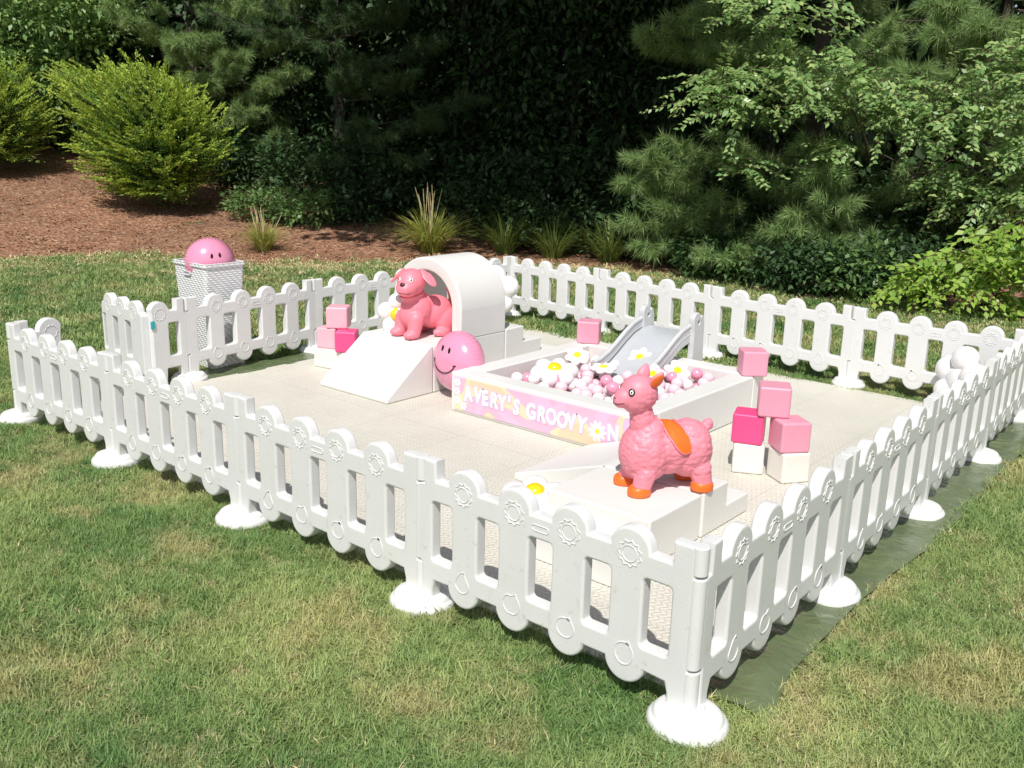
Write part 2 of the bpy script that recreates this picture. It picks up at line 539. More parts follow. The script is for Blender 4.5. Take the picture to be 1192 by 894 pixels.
def fast_mesh(name, V, quads=None, tris=None):
    me = bpy.data.meshes.new(name)
    me.vertices.add(len(V)); me.vertices.foreach_set('co', np.asarray(V, np.float32).ravel())
    idx = []; tot = []
    if quads is not None and len(quads): idx.append(np.asarray(quads).ravel()); tot.append(np.full(len(quads), 4))
    if tris is not None and len(tris): idx.append(np.asarray(tris).ravel()); tot.append(np.full(len(tris), 3))
    idx = np.concatenate(idx).astype(np.int32); tot = np.concatenate(tot).astype(np.int32)
    st = np.concatenate([[0], np.cumsum(tot)[:-1]]).astype(np.int32)
    me.loops.add(len(idx)); me.loops.foreach_set('vertex_index', idx)
    me.polygons.add(len(tot)); me.polygons.foreach_set('loop_start', st); me.polygons.foreach_set('loop_total', tot)
    me.update(calc_edges=True)
    return me

# ------------------------------------------------------------------ FENCE
PL, HT = 1.19, .0265
def panel_outline(L=PL):
    o = []
    pk = [L / 2 + d for d in (-.36, -.12, .12, .36)]
    o += [(.020, .0), (.020, .20), (.002, .205), (.002, .518), (.032, .524), (.032, .622), (.095, .622), (.095, .556)]
    o += [(.10, .545)]
    for c in pk:
        o += [(p[0], p[1]) for p in arc(c, .541, .0775, 176, 4, 16)]
    o += [(L - .085, .545), (L - .08, .556), (L - .08, .618), (L - .001, .618), (L - .001, .0), (L - .072, .0), (L - .072, .10), (L - .082, .135)]
    for c in reversed(pk):
        o += [(p[0], p[1]) for p in arc(c, .150, .0775, -8, -172, 14)]
    o += [(.088, .137), (.076, .10), (.076, .0)]
    return o[::-1]

def windows(L=PL):
    w = []
    for c in (-.48, -.24, 0, .24, .48):
        x = L / 2 + c
        if abs(c) > .4: x -= .012 * (1 if c > 0 else -1)
        w.append(rrect(x - .051, .222, x + .051, .46, .014))
    return w

RH = HT + .0026
def ring_me(outer, inner):
    return curve_mesh([outer, inner], RH, .0020, 1)

def sun_me():
    def z(o):
        return [((.047 if k % 2 else .0385) * math.cos(2 * PI * k / 22) * o, (.047 if k % 2 else .0385) * math.sin(2 * PI * k / 22) * o) for k in range(22)]
    return ring_me(z(1.04), z(.90))

def circ(r, n=28): return [(r * math.cos(2 * PI * k / n), r * math.sin(2 * PI * k / n)) for k in range(n)]

def fruit_me(kind):
    p = []
    for k in range(44):
        a = 2 * PI * k / 44; c, t = math.cos(a), math.sin(a)
        if kind == 'pear': x, z = c * (.037 - .015 * max(0, t)), t * (.037 + .014 * max(0, t)) - .006
        elif kind == 'apple':
            r = .041 * (1 - .13 * math.exp(-((a - PI / 2) / .35) ** 2) - .06 * math.exp(-((a - 1.5 * PI) / .3) ** 2)); x, z = c * r, t * r
        elif kind == 'orange': x, z = c * .040, t * .038
        else: x, z = c * .038, t * .040 * (1 + .1 * max(0, -t))
        lf = math.exp(-((a - rad(68)) / .16) ** 2)
        p.append((x * (1 + .32 * lf), z * (1 + .30 * lf)))
    inn = [(x * .87, z * .87) for x, z in p]
    return ring_me(p, inn)

ME_PANEL = curve_mesh([panel_outline()] + windows(), HT, .0105, 3)
ME_SUN = sun_me()
ME_FRUIT = {k: fruit_me(k) for k in ('pear', 'apple', 'orange', 'peach')}
ov = arc(.026, 0, .0125, -90, 90, 8) + arc(-.026, 0, .0125, 90, 270, 8)
ME_OVAL = ring_me(ov, [(p[0] * .93, p[1] * .74) for p in ov])
ME_DISC = ring_me(circ(.0295), circ(.0262))
def knuckle(z0, z1, r=.0272):
    return lathe([(0, z0), (r - .004, z0), (r, z0 + .004), (r, z1 - .004), (r - .004, z1), (0, z1)], 24)

def make_panel(name, label, loc, rotz, group):
    t = thing(name, label, 'fence panel', loc, rotz, group)
    part('frame', ME_PANEL, M['fence'], t)
    for c, k in zip((-.36, -.12, .12, .36), ('pear', 'apple', 'orange', 'peach')):
        part('sun_emblem', ME_SUN, M['fence'], t, (PL / 2 + c, 0, .528))
        part('sun_ring', ME_DISC, M['fence'], t, (PL / 2 + c, 0, .528))
        part(k + '_emblem', ME_FRUIT[k], M['fence'], t, (PL / 2 + c, 0, .178))
    part('oval_plate', ME_OVAL, M['fence'], t, (PL / 2, 0, .503))
    part('hinge_knuckle', knuckle(.207, .516), M['fence'], t)
    part('hinge_knuckle', knuckle(.524, .6195), M['fence'], t, (PL, 0, 0))
    part('hinge_knuckle', knuckle(.012, .199), M['fence'], t, (PL, 0, 0))
    part('peg', shift(knuckle(.0, .15, .0235), (.045, 0, 0)), M['fence'], t)
    return t

J = {'F4': (-4.72, -.02), 'F3': (-3.57, 0), 'F2': (-2.39, .003), 'F1': (-1.19, 0), 'N': (0, 0), 'R1': (-.02, 1.19),
     'R2': (-.045, 2.36), 'R3': (-.06, 3.51), 'R4': (-.10, 4.64), 'B3': (-1.30, 4.68), 'B2': (-2.54, 4.77), 'B1': (-3.78, 4.90),
     'BL': (-4.95, 4.96), 'L1': (-4.96, 3.72), 'L2': (-4.97, 2.47), 'L3': (-4.86, 1.24)}
CH = ['F4', 'F3', 'F2', 'F1', 'N', 'R1', 'R2', 'R3', 'R4', 'B3', 'B2', 'B1', 'BL', 'L1', 'L2', 'L3']
PLBL = {
 'F4': 'white picket panel at the far left end of the front run, beside the open gate',
 'F3': 'front white picket panel, second from the left end of the front run',
 'F2': 'front white picket panel in the middle of the photo in front of the empty mat',
 'F1': 'largest white picket panel nearest the viewer, in front of the pink alpaca',
 'N': 'shaded right hand picket panel joined to the nearest corner post',
 'R1': 'shaded right hand picket panel beside the stacked pink cubes',
 'R2': 'shaded right hand picket panel third from the nearest corner',
 'R3': 'farthest right hand picket panel, at the right edge of the photo',
 'R4': 'back white picket panel at far right with a white balloon leaning on it',
 'B3': 'back white picket panel behind the pink cube, right of the grey slide',
 'B2': 'back white picket panel right behind the grey slide',
 'B1': 'back white picket panel next to the white tunnel, with balloon petals in front',
 'BL': 'left white picket panel at the far corner, mostly hidden behind the tunnel',
 'L1': 'left white picket panel behind the small stack of pink blocks',
 'L2': 'left white picket panel in front of the white laundry basket'}
proto = None
for a, b in zip(CH, CH[1:]):
    A, B = Vector((*J[a], 0)), Vector((*J[b], 0))
    rz = math.atan2(B.y - A.y, B.x - A.x)
    if proto is None:
        proto = make_panel('picket_fence', PLBL[a], A, rz, 'white plastic picket fence panels'); t = proto
    else:
        t = dup(proto, A, rz, PLBL[a])
    t.scale = ((B - A).length / PL, 1, 1)

# gate panel between L3 and F4: fixed picket at each end, door swung outwards
GA, GB = Vector((*J['L3'], 0)), Vector((*J['F4'], 0))
gl = (GB - GA).length
gate = thing('fence_gate', 'white picket gate standing open outwards beside the laundry basket, with teal latch', 'gate', GA,
             math.atan2(GB.y - GA.y, GB.x - GA.x))
def end_frame():
    o = [(.020, 0), (.020, .20), (.002, .205), (.002, .518), (.032, .524), (.032, .622), (.095, .622), (.095, .556), (.10, .545)]
    o += arc(.235, .541, .0775, 176, 20, 12) + [(.300, .52), (.300, .02), (.26, .0), (.205, .0), (.195, .135), (.088, .137), (.076, .10), (.076, 0)]
    return o[::-1]
eo = end_frame()
part('gate_frame', curve_mesh([eo, rrect(.078, .222, .168, .46, .014)], HT, .007), M['fence'], gate)
part('gate_frame', curve_mesh([[(gl - p[0], p[1]) for p in eo][::-1], rrect(gl - .168, .222, gl - .078, .46, .014)], HT, .007), M['fence'], gate)
part('sun_emblem', ME_SUN, M['fence'], gate, (.235, 0, .53)); part('sun_emblem', ME_SUN, M['fence'], gate, (gl - .235, 0, .53))
part('hinge_knuckle', knuckle(.207, .516), M['fence'], gate)
part('hinge_knuckle', knuckle(.524, .6195), M['fence'], gate, (gl, 0, 0))
part('hinge_knuckle', knuckle(.012, .199), M['fence'], gate, (gl, 0, 0))
def door_out():
    o = [(0, .10), (0, .52), (.02, .548)]
    pk = (.12, .33, .54)
    for c in pk: o += arc(c, .541, .0775, 176, 4, 12)
    o += [(.64, .548), (.66, .52), (.66, .10)]
    for c in reversed(pk): o += arc(c, .130, .07, -8, -172, 10)
    return o[::-1]
door = part('gate_door', curve_mesh([door_out()] + [rrect(x - .045, .20, x + .045, .46, .014) for x in (.225, .435)] +
            [rrect(.585 + .01, .2, .64, .46, .01)], HT, .007), M['fence'], gate, (.325, -.02, 0), (0, 0, rad(-101)))
for c in (.12, .33, .54): part('sun_emblem', ME_SUN, M['fence'], door, (c, 0, .53))
part('latch', shift(rbox(.03, .012, .055, .003), (0, 0, 0)), M['teal'], gate, (.298, .029, .435))

# feet
foot_prof = [(0, 0), (.122, 0), (.125, .006), (.124, .022), (.118, .032), (.110, .037), (.106, .047), (.098, .056), (.085, .060), (.052, .064), (.046, .070), (0, .071)]
def foot_me():
    bm = lathe(foot_prof, 40)
    for v in bm.verts:
        r = Vector((v.co.x, v.co.y, 0)).length
        if r > .02:
            k = 1 + .012 * noise.noise(Vector((v.co.x * 14, v.co.y * 14, 3)))
            v.co.x *= k * 1.06; v.co.y *= k * .97
    return bm
FLBL = {'F4': 'far left end of the front fence', 'F3': 'second front post from the left', 'F2': 'middle post of the front fence',
        'F1': 'front post left of the nearest corner', 'N': 'nearest corner post, largest in the photo', 'R1': 'first post behind the nearest corner on the green tarp',
        'R2': 'middle post of the right fence on the green tarp', 'R3': 'fourth post of the right fence at the tarp edge',
        'R4': 'far right corner post at the photo edge', 'B3': 'back post right of the grey slide', 'B2': 'back post behind the grey slide',
        'B1': 'back post near the tunnel steps', 'BL': 'far corner post behind the tunnel', 'L1': 'left post behind the tunnel',
        'L2': 'left post beside the small pink block stack', 'L3': 'left post at the open gate'}
f0 = None
for k in CH:
    if f0 is None:
        f0 = part('post_stand', foot_me(), M['foot'])
        f0.location = (*J[k], .004); tag(f0, 'round white base under the ' + FLBL[k], 'fence base', 'round white bases under the fence posts'); ft = f0
    else:
        ft = f0.copy(); COL.objects.link(ft); ft.location = (*J[k], .004); ft['label'] = 'round white base under the ' + FLBL[k]
    ft.rotation_euler = (0, 0, random.random() * 6)

# ------------------------------------------------------------------ TARP + MAT
def tarp():
    nx, ny = 110, 120
    X = np.linspace(-5.02, .16, nx); Y = np.linspace(.19, 4.50, ny)
    V = []
    for y in Y:
        for x in X:
            xx = x
            if x > -.3:
                edge = np.interp(y, [.19, .5, 1.2, 1.6, 2.1, 2.6, 3.2, 4.5], [.19, .12, .105, .12, .165, .14, .11, .14])
                xx = -.3 + (x + .3) / .46 * (edge + .3)
            z = .004
            if x > -.12 or x < -4.72:
                z += .012 + .022 * noise.noise(Vector((xx * 6, y * 3.1, 0))) + .010 * noise.noise(Vector((xx * 17, y * 9, 4)))
                z = max(z, .004)
            V.append((xx, y, z))
    q = [(j * nx + i, j * nx + i + 1, (j + 1) * nx + i + 1, (j + 1) * nx + i) for j in range(ny - 1) for i in range(nx - 1)]
    me = fast_mesh('tarp', V, q); return finish(me, 80)
tag(part('tarpaulin', tarp(), M['tarp']), 'thin dark green plastic tarp spread on the grass under the mat and right fence', 'tarp')
fm = rbox(4.65, 4.45, .011, .003, 2); fm = part('play_mat', fm, M['mat'], None, (-2.43, 2.345, .008))
tag(fm, 'cream textured foam floor mat covering the whole play area', 'mat')
ZM = .0195

# ------------------------------------------------------------------ SOFT PLAY BLOCKS
def block(name, bm, mat, label, cat, loc=(0, 0, 0), group=None, rot=None):
    o = part(name, bm, mat, None, loc, rot); return tag(o, label, cat, group)

RX0, RX1 = -4.05, -3.34
block('foam_ramp', prism([(1.785, ZM), (2.228, ZM), (2.228, .36), (2.20, .36), (1.785, .050)], RX0, RX1, .012), M['vinyl'],
      'large white foam ramp sloping down to the mat in front of the tunnel', 'foam ramp')
block('foam_platform', prism([(2.232, ZM), (3.0, ZM), (3.0, .36), (2.232, .36)], RX0, RX1, .010), M['vinyl'],
      'white foam block under the tunnel, behind the large ramp', 'foam block')
block('foam_steps', prism([(3.004, ZM), (3.64, ZM), (3.64, .145), (3.44, .145), (3.44, .25), (3.22, .25), (3.22, .372), (3.004, .372)], RX0, RX1 + .004, .009),
      M['vinyl'], 'white foam steps going down behind the tunnel', 'foam steps')

def tunnel():
    cx = (RX0 + RX1) / 2; zb = .363
    ro, ri, hs = .355, .258, .205
    o = [(cx - ro, zb)] + [(cx + ri * 0 - ro, zb + hs)] + arc(cx, zb + hs, ro, 178, 2, 30) + [(cx + ro, zb + hs), (cx + ro, zb), (cx + ri, zb), (cx + ri, zb + hs)]
    o += arc(cx, zb + hs, ri, 2, 178, 26) + [(cx - ri, zb + hs), (cx - ri, zb)]
    me = curve_mesh([o[::-1]], .25, .016, 3)
    return me
tag(part('foam_tunnel', tunnel(), M['vinyl'], None, (0, 2.755, 0)), 'white arched foam tunnel on the block, with the pink dog in it', 'foam tunnel')

block('foam_front_steps', prism([(.59, ZM), (1.276, ZM), (1.276, .24), (.84, .24), (.84, .125), (.59, .125)], -1.235, -.68, .010), M['vinyl'],
      'white foam step block at front right, under the front feet of the alpaca', 'foam steps')
block('foam_back_steps', prism([(1.292, ZM), (1.752, ZM), (1.752, .12), (1.525, .12), (1.525, .24), (1.292, .24)], -1.235, -.676, .010), M['vinyl'],
      'white two step foam block behind the alpaca, toward the cube stack', 'foam steps')
bm = prism([(-1.80, ZM), (-1.24, ZM), (-1.24, .238), (-1.80, .056)], 1.285, 1.97, .008)
for v in bm.verts: v.co = Vector((v.co.y, v.co.x, v.co.z))
block('foam_wedge', bm, M['vinyl'], 'low white foam wedge beside the alpaca steps, in front of the ball pit', 'foam wedge')

# ------------------------------------------------------------------ BALL PIT
PX0, PX1, PY0, PY1, PH = -2.95, -1.45, 2.0, 3.5, .287
pit = thing('ball_pit', 'square white foam ball pit with a pastel name banner on its front', 'ball pit', (0, 0, 0))
W = .152
part('wall', shift(rbox(PX1 - PX0, W, PH - ZM, .012), ((PX0 + PX1) / 2, PY0 + W / 2, ZM)), M['vinyl'], pit)
part('wall', shift(rbox(PX1 - PX0, W, PH - ZM, .012), ((PX0 + PX1) / 2, PY1 - W / 2, ZM)), M['vinyl'], pit)
part('wall', shift(rbox(W, PY1 - PY0 - 2 * W, PH - ZM, .012), (PX0 + W / 2, (PY0 + PY1) / 2, ZM)), M['vinyl'], pit)
part('wall', shift(rbox(W, PY1 - PY0 - 2 * W, PH - ZM, .012), (PX1 - W / 2, (PY0 + PY1) / 2, ZM)), M['vinyl'], pit)
part('pit_floor', shift(rbox(PX1 - PX0 - 2 * W, PY1 - PY0 - 2 * W, .03, .004), ((PX0 + PX1) / 2, (PY0 + PY1) / 2, ZM)), M['pink'], pit)
ban = part('banner', shift(rbox(1.45, .006, .222, .002, 1), (0, 0, 0)), M['banner'], pit, (-2.20 + .012, PY0 - .004, .040))

def text_me(s, size, fat, depth):
    cu = bpy.data.curves.new('t', 'FONT'); cu.body = s; cu.size = size; cu.offset = fat; cu.extrude = depth
    cu.align_x = 'CENTER'; cu.resolution_u = 6
    ob = bpy.data.objects.new('t', cu); me = bpy.data.meshes.new_from_object(ob)
    bpy.data.objects.remove(ob); bpy.data.curves.remove(cu)
    me.transform(Matrix(((1, 0, 0, 0), (0, 0, -1, 0), (0, 1, 0, 0), (0, 0, 0, 1))))
    return me
LET = [('A', -2.785, .150), ('V', -2.706, .154), ('E', -2.640, .150), ('R', -2.566, .148), ('Y', -2.492, .146), ("'", -2.437, .150), ('S', -2.382, .143),
       ('G', -2.258, .140), ('R', -2.180, .139), ('O', -2.100, .140), ('O', -2.022, .138), ('V', -1.948, .140), ('Y', -1.878, .138), ('N', -1.648, .135)]
TILT = (-5, 4, -3, 3, -4, 0, 4, -4, 3, -3, 4, -4, 4, -3)
for i, (ch, x, zc) in enumerate(LET):
    for nm, fat, dep, yo, mk in (('letter_outline', .0125, .0006, -.0036, 'letteredge'), ('letter', .0058, .0008, -.0052, 'letter')):
        me = text_me(ch, .134, fat, dep)
        me.transform(Matrix.Rotation(rad(TILT[i]), 4, 'Y') @ Matrix.Diagonal((.77, 1, 1.0, 1)))
        part(nm, me, M[mk], ban, (x - ban.location.x, yo, zc - .030 - ban.location.z))
def flower_print(R, cx, cz, y, n=10, pw=.012):
    bm = bmesh.new()
    for k in range(n):
        a = 2 * PI * k / n
        ellipsoid(bm, (cx + R * .6 * math.cos(a), y, cz + R * .6 * math.sin(a)), (R * .42, .0012, pw), (0, -a, 0), 12, 6)
    return bm
fl = part('flower_print', flower_print(.066, -1.762 - ban.location.x, .138 - ban.location.z, -.0045), M['letter'], ban)
bm = bmesh.new(); ellipsoid(bm, (-1.762 - ban.location.x, -.0062, .138 - ban.location.z), (.016, .0012, .016), None, 14, 6)
part('flower_centre', bm, M['plushyellow'], ban)
for (x, z) in ((-2.885, .225), (-2.888, .165), (-2.884, .105), (-2.83, .075)):
    part('flower_print', flower_print(.030, x - ban.location.x, z - ban.location.z, -.0045, 6, .010), M['letter'], ban)

# balls: dropped one by one to the lowest free spot
BR = .042
cnt = []
fx0, fx1, fy0, fy1 = PX0 + W + BR, PX1 - W - BR, PY0 + W + BR, PY1 - W - BR
zf = ZM + .03 + BR
def rest(x, y):
    z = zf
    for (a, b, c) in cnt:
        d2 = (a - x) ** 2 + (b - y) ** 2
        if d2 < 4 * BR * BR: z = max(z, c + math.sqrt(4 * BR * BR - d2))
    return z
rr = random.Random(5)
while len(cnt) < 285:
    best = None
    for _ in range(12):
        while True:
            x, y = rr.gauss(-2.06, .36), rr.gauss(2.78, .33)
            if fx0 < x < fx1 and fy0 < y < fy1: break
        z = rest(x, y)
        if best is None or z < best[2]: best = (x, y, z)
    if best[2] < .31: cnt.append(best)
    else: break
ball_me = bpy.data.meshes.new('ball'); bm = bmesh.new()
bmesh.ops.create_icosphere(bm, subdivisions=4, radius=BR); bm.to_mesh(ball_me); bm.free(); finish(ball_me, 180)
bms = {}
for k in ('ballpink', 'ballpale', 'ballwhite'):
    bms[k] = ball_me.copy(); bms[k].materials.append(M[k])
BL = {'ballpink': 'glossy deep pink plastic ball lying in the white ball pit', 'ballpale': 'glossy pale pink plastic ball lying in the white ball pit',
      'ballwhite': 'pearly white plastic ball lying in the white ball pit'}
for (x, y, z) in cnt:
    k = rr.choices(list(bms), (.36, .26, .38))[0]
    o = bpy.data.objects.new('pit_ball', bms[k]); COL.objects.link(o); o.location = (x, y, z)
    tag(o, BL[k], 'ball', {'ballpink': 'deep pink balls in the ball pit', 'ballpale': 'pale pink balls in the ball pit', 'ballwhite': 'white balls in the ball pit'}[k])

# plush daisies
def daisy_root(label, loc, nrm, R, spin, group, foil=False, n=6):
    nrm = Vector(nrm).normalized()
    t = thing('daisy_balloon' if foil else 'daisy_cushion', label, 'balloon' if foil else 'cushion', loc, 0, group)
    t.rotation_mode = 'QUATERNION'
    t.rotation_quaternion = nrm.to_track_quat('Z', 'Y') @ Euler((0, 0, spin)).to_quaternion()
    return t
def petal_body(R, th, n, foil):
    bm = bmesh.new()
    for k in range(n):
        a = 2 * PI * k / n
        d = .60 if foil else .58
        ellipsoid(bm, (R * d * math.cos(a), R * d * math.sin(a), 0), (R * .42, R * (.345 if n == 6 else .43), th), (0, 0, a), 22, 14)
    ellipsoid(bm, (0, 0, 0), (R * .5, R * .5, th * .8), None, 20, 10)
    me = bpy.data.meshes.new('p'); bm.to_mesh(me); bm.free()
    if foil:
        return finish(me, 180)
    me = evaluated(me, [('REMESH', dict(mode='VOXEL', voxel_size=R * .05)), ('SMOOTH', dict(factor=.5, iterations=3))])
    return finish(me, 180)
PD = petal_body(.096, .021, 6, False)
def cushion(label, loc, nrm, spin):
    t = daisy_root(label, loc, nrm, .086, spin, 'flat white daisies in the ball pit')
    part('petals', PD, M['plush'], t)
    bm = bmesh.new(); ellipsoid(bm, (0, 0, .016), (.027, .027, .010), None, 18, 8)
    part('flower_centre', bm, M['plushyellow'], t)
TC = Vector((.6, -.72, .35))
UPV = Vector((0, 0, 1))
cushion('flat white daisy cushion at the back of the pit, below the lone pink cube', (-2.70, 3.06, .262), UPV * .55 + TC * .6, .3)
cushion('flat white daisy cushion at the left end of the pit, behind the big daisy balloon', (-2.66, 2.66, .235), UPV * .5 + TC * .6, .8)
cushion('flat white daisy cushion lying flattest, left of the alpaca head in the pit', (-2.33, 2.86, .268), UPV * 1 + TC * .12, .1)
cushion('flat white daisy cushion lying on the grey slide chute', (-2.255, 3.20, .300), Vector((.1, -.62, .78)), .5)
cushion('flat white daisy cushion just right of the orange alpaca ear', (-1.99, 2.95, .268), UPV * .5 + TC * .6, .2)
cushion('flat white daisy cushion near the right back corner of the pit', (-1.92, 3.15, .272), UPV * .5 + TC * .7, .7)

def balloon(label, loc, nrm, R, th, spin, n=5):
    t = daisy_root(label, loc, nrm, R, spin, 'white foil daisy balloons', True)
    part('petals', petal_body(R, th, n, True), M['foilwhite'], t)
    bm = bmesh.new(); ellipsoid(bm, (0, 0, th * .55), (R * .30, R * .30, th * .62), None, 20, 10)
    part('flower_centre', bm, M['yellow'], t)
balloon('big puffy foil daisy balloon lying on the balls at the front of the pit', (-2.50, 2.53, .265), UPV * .95 + TC * .25, .165, .062, .2, 6)
balloon('foil daisy balloon standing beside the pink dog on the ramp', (-3.885, 2.40, .485), Vector((.45, -.85, .12)), .16, .060, .4)
balloon('foil daisy balloon half hidden behind the tunnel at the back fence', (-4.77, 4.52, .335), Vector((.3, -.95, .1)), .245, .088, .35)
balloon('foil daisy balloon leaning in the far right corner of the fence', (-.45, 4.42, .265), Vector((.60, .75, -.2)), .225, .09, .3)
balloon('foil daisy balloon lying by the front foam steps, yellow centre up', (-1.375, .93, .135), Vector((.05, -.1, 1)), .165, .060, .5)

# ------------------------------------------------------------------ CUBES
CS = .168
def cube(label, mk, loc, rz, grp, s=CS, rot=None):
    o = part('foam_cube', rbox(s, s, s, .013, 4), M[mk], None, loc, rot or (0, 0, rz))
    return tag(o, label, 'foam cube', grp)
G = 'soft foam cubes'
cube('white foam cube at the base of the right stack, under the hot pink cube', 'vinylcream', (-.965, 2.325, ZM), rad(27), G)
cube('white foam cube at the base of the right stack, under the pink cube', 'vinylcream', (-.735, 2.345, ZM), rad(56), G)
cube('hot pink foam cube in the middle of the right stack', 'magenta', (-.975, 2.325, ZM + CS + .001), rad(20), G)
cube('pink foam cube at the right of the right stack, level with the hot pink one', 'pink', (-.745, 2.345, ZM + CS + .001), rad(50), G)
cube('pink foam cube on top of the right stack, above the hot pink one', 'pink', (-.86, 2.36, ZM + 2 * CS + .002), rad(28), G)
cube('pink foam cube on the right back corner of the ball pit rim', 'pink', (-1.495, 3.40, PH + .001), rad(40), G)
cube('lone pink foam cube on the left back corner of the ball pit rim', 'pink', (-2.865, 3.43, PH + .001), rad(28), G)
LXY = (-4.43, 2.20)
block('foam_cube', rbox(.40, .20, .15, .012), M['vinylcream'], 'white foam block under the small left stack, half behind the ramp', 'foam cube', (-4.36, 2.25, ZM), G, (0, 0, rad(8)))
cube('pale pink foam cube at the left of the small left stack', 'palepink', (-4.47, 2.235, ZM + .151), rad(22), G, .16)
cube('hot pink foam cube at the right of the small left stack, against the ramp', 'magenta', (-4.275, 2.235, ZM + .151), rad(40), G, .16)
cube('pale pink foam cube on top of the small left stack', 'palepink', (-4.41, 2.27, ZM + .312), rad(38), G, .165)

# ------------------------------------------------------------------ SMILEY BALLOONS
def smiley(label, loc, nrm, R, th, grp, roll=0):
    nrm = Vector(nrm).normalized()
    t = thing('smiley_balloon', label, 'balloon', loc, 0, grp)
    t.rotation_mode = 'QUATERNION'
    t.rotation_quaternion = nrm.to_track_quat('Y', 'Z') @ Euler((0, roll, 0)).to_quaternion()    # +y is the face, z up
    bm = bmesh.new(); ellipsoid(bm, (0, 0, 0), (R, R, R), None, 96, 48)
    for v in bm.verts:
        v.co.y, v.co.z = -v.co.z, v.co.y
        r = math.hypot(v.co.x, v.co.z) / R
        a = math.atan2(v.co.z, v.co.x)
        k = 1 - .022 * abs(math.sin(a * 24)) * max(0, (r - .62) / .38) ** 1.5
        v.co = Vector((v.co.x * k, v.co.y * th / R * (1 if r < .97 else 1), v.co.z * k))
    part('balloon_skin', bm, M['smiley'], t)
    def onf(x, z, lift=.002):
        return Vector((x, th * math.sqrt(max(0, 1 - (x * x + z * z) / (R * R))) + lift, z))
    for s in (-1, 1):
        b = bmesh.new(); bmesh.ops.create_uvsphere(b, u_segments=16, v_segments=10, radius=1)
        c = onf(s * R * .16, R * .40, -.001)
        for v in b.verts: v.co = c + Vector((v.co.x * R * .055, v.co.y * .006, v.co.z * R * .135))
        part('eye', b, M['black'], t)
    sm = []
    for i in range(25):
        a = rad(200 + 140 * i / 24)
        sm.append(onf(R * .52 * math.cos(a), R * .14 + R * .47 * math.sin(a)))
    ends = [[onf(s * R * .52 * math.cos(rad(20)) + dx * R, R * (-.02) + dz * R) for dx, dz in ((-.05, .04), (.05, .02))] for s in (-1, 1)]
    part('smile', tubes([(sm, .0042)] + [(e, .0042) for e in ends], 6), M['black'], t)
    return t
smiley('pink smiley foil balloon wedged between the white ramp and the ball pit', (-3.135, 2.27, .275), (-.10, -.98, .10), .215, .15, 'pink smiley balloons', rad(-5))
smiley('pink smiley foil balloon peeking out of the white laundry basket', (-5.19, 1.665, .80), (.95, -.22, -.08), .19, .17, 'pink smiley balloons', rad(4))

# ------------------------------------------------------------------ SLIDE
sl = thing('toddler_slide', 'small light grey toddler slide descending into the ball pit', 'slide', (0, 0, 0))
def side_panel():
    o = [(3.50, .03), (3.515, .45), (3.505, .52)] + arc(3.555, .56, .055, 195, 60, 8) + [(3.60, .575), (3.615, .59), (3.64, .575), (3.655, .53), (3.66, .40), (3.69, .03)]
    return curve_mesh([o, rrect(3.56, .525, 3.59, .555, .012)], .022, .007)
for x in (-2.035, -2.455):
    me = side_panel(); me.transform(Matrix.Rotation(rad(90), 4, 'Z'))    # (y profile ran along x)
    me.transform(Matrix.Diagonal((-1, 1, 1, 1)) if False else Matrix.Identity(4))
    p = part('side_panel', me, M['grey'], sl, (x, 0, 0))
CP = [(3.62, .455), (3.50, .452), (3.40, .425), (3.30, .375), (3.20, .315), (3.10, .262), (3.00, .225), (2.92, .212)]
def strip(x0, x1, lo, hi, bev=.004):
    pts = [(y, z + hi) for y, z in CP] + [(y, z + lo) for y, z in reversed(CP)]
    return prism(pts, x0, x1, bev, 2)
part('chute', strip(-2.435, -2.055, -.028, 0), M['greychute'], sl)
for x in (-2.052, -2.458):
    rl = part('side_rail', strip(x - .010, x + .010, -.055, .062), M['grey'], sl)
    part('rail_lip', tubes([([(x, y, z + .066) for y, z in CP], .017)], 10), M['grey'], rl)
    part('rail_rib', tubes([([(x, y, z + .005) for y, z in CP], .013)], 8), M['grey'], rl)
part('step', shift(rbox(.40, .16, .03, .006), (-2.245, 3.60, .20)), M['grey'], sl)

# ------------------------------------------------------------------ ANIMAL TOYS
def fuse(build, vox=.007, it=6):
    bm = bmesh.new(); build(bm)
    me = bpy.data.meshes.new('b'); bm.to_mesh(me); bm.free()
    return evaluated(me, [('REMESH', dict(mode='VOXEL', voxel_size=vox)), ('SMOOTH', dict(factor=.5, iterations=it))])

def wrap(me, pts, lift, near=False):
    """project points (from outside toward an inner axis point) onto mesh, returns positions"""
    bm = bmesh.new(); bm.from_mesh(me); bv = BVHTree.FromBMesh(bm); bm.free()
    out = []
    for inner, d in pts:
        h = bv.ray_cast(Vector(inner) + Vector(d).normalized() * (.20 if near else .5), -Vector(d).normalized())
        out.append((h[0] + Vector(d).normalized() * lift) if h[0] else Vector(inner))
    return out

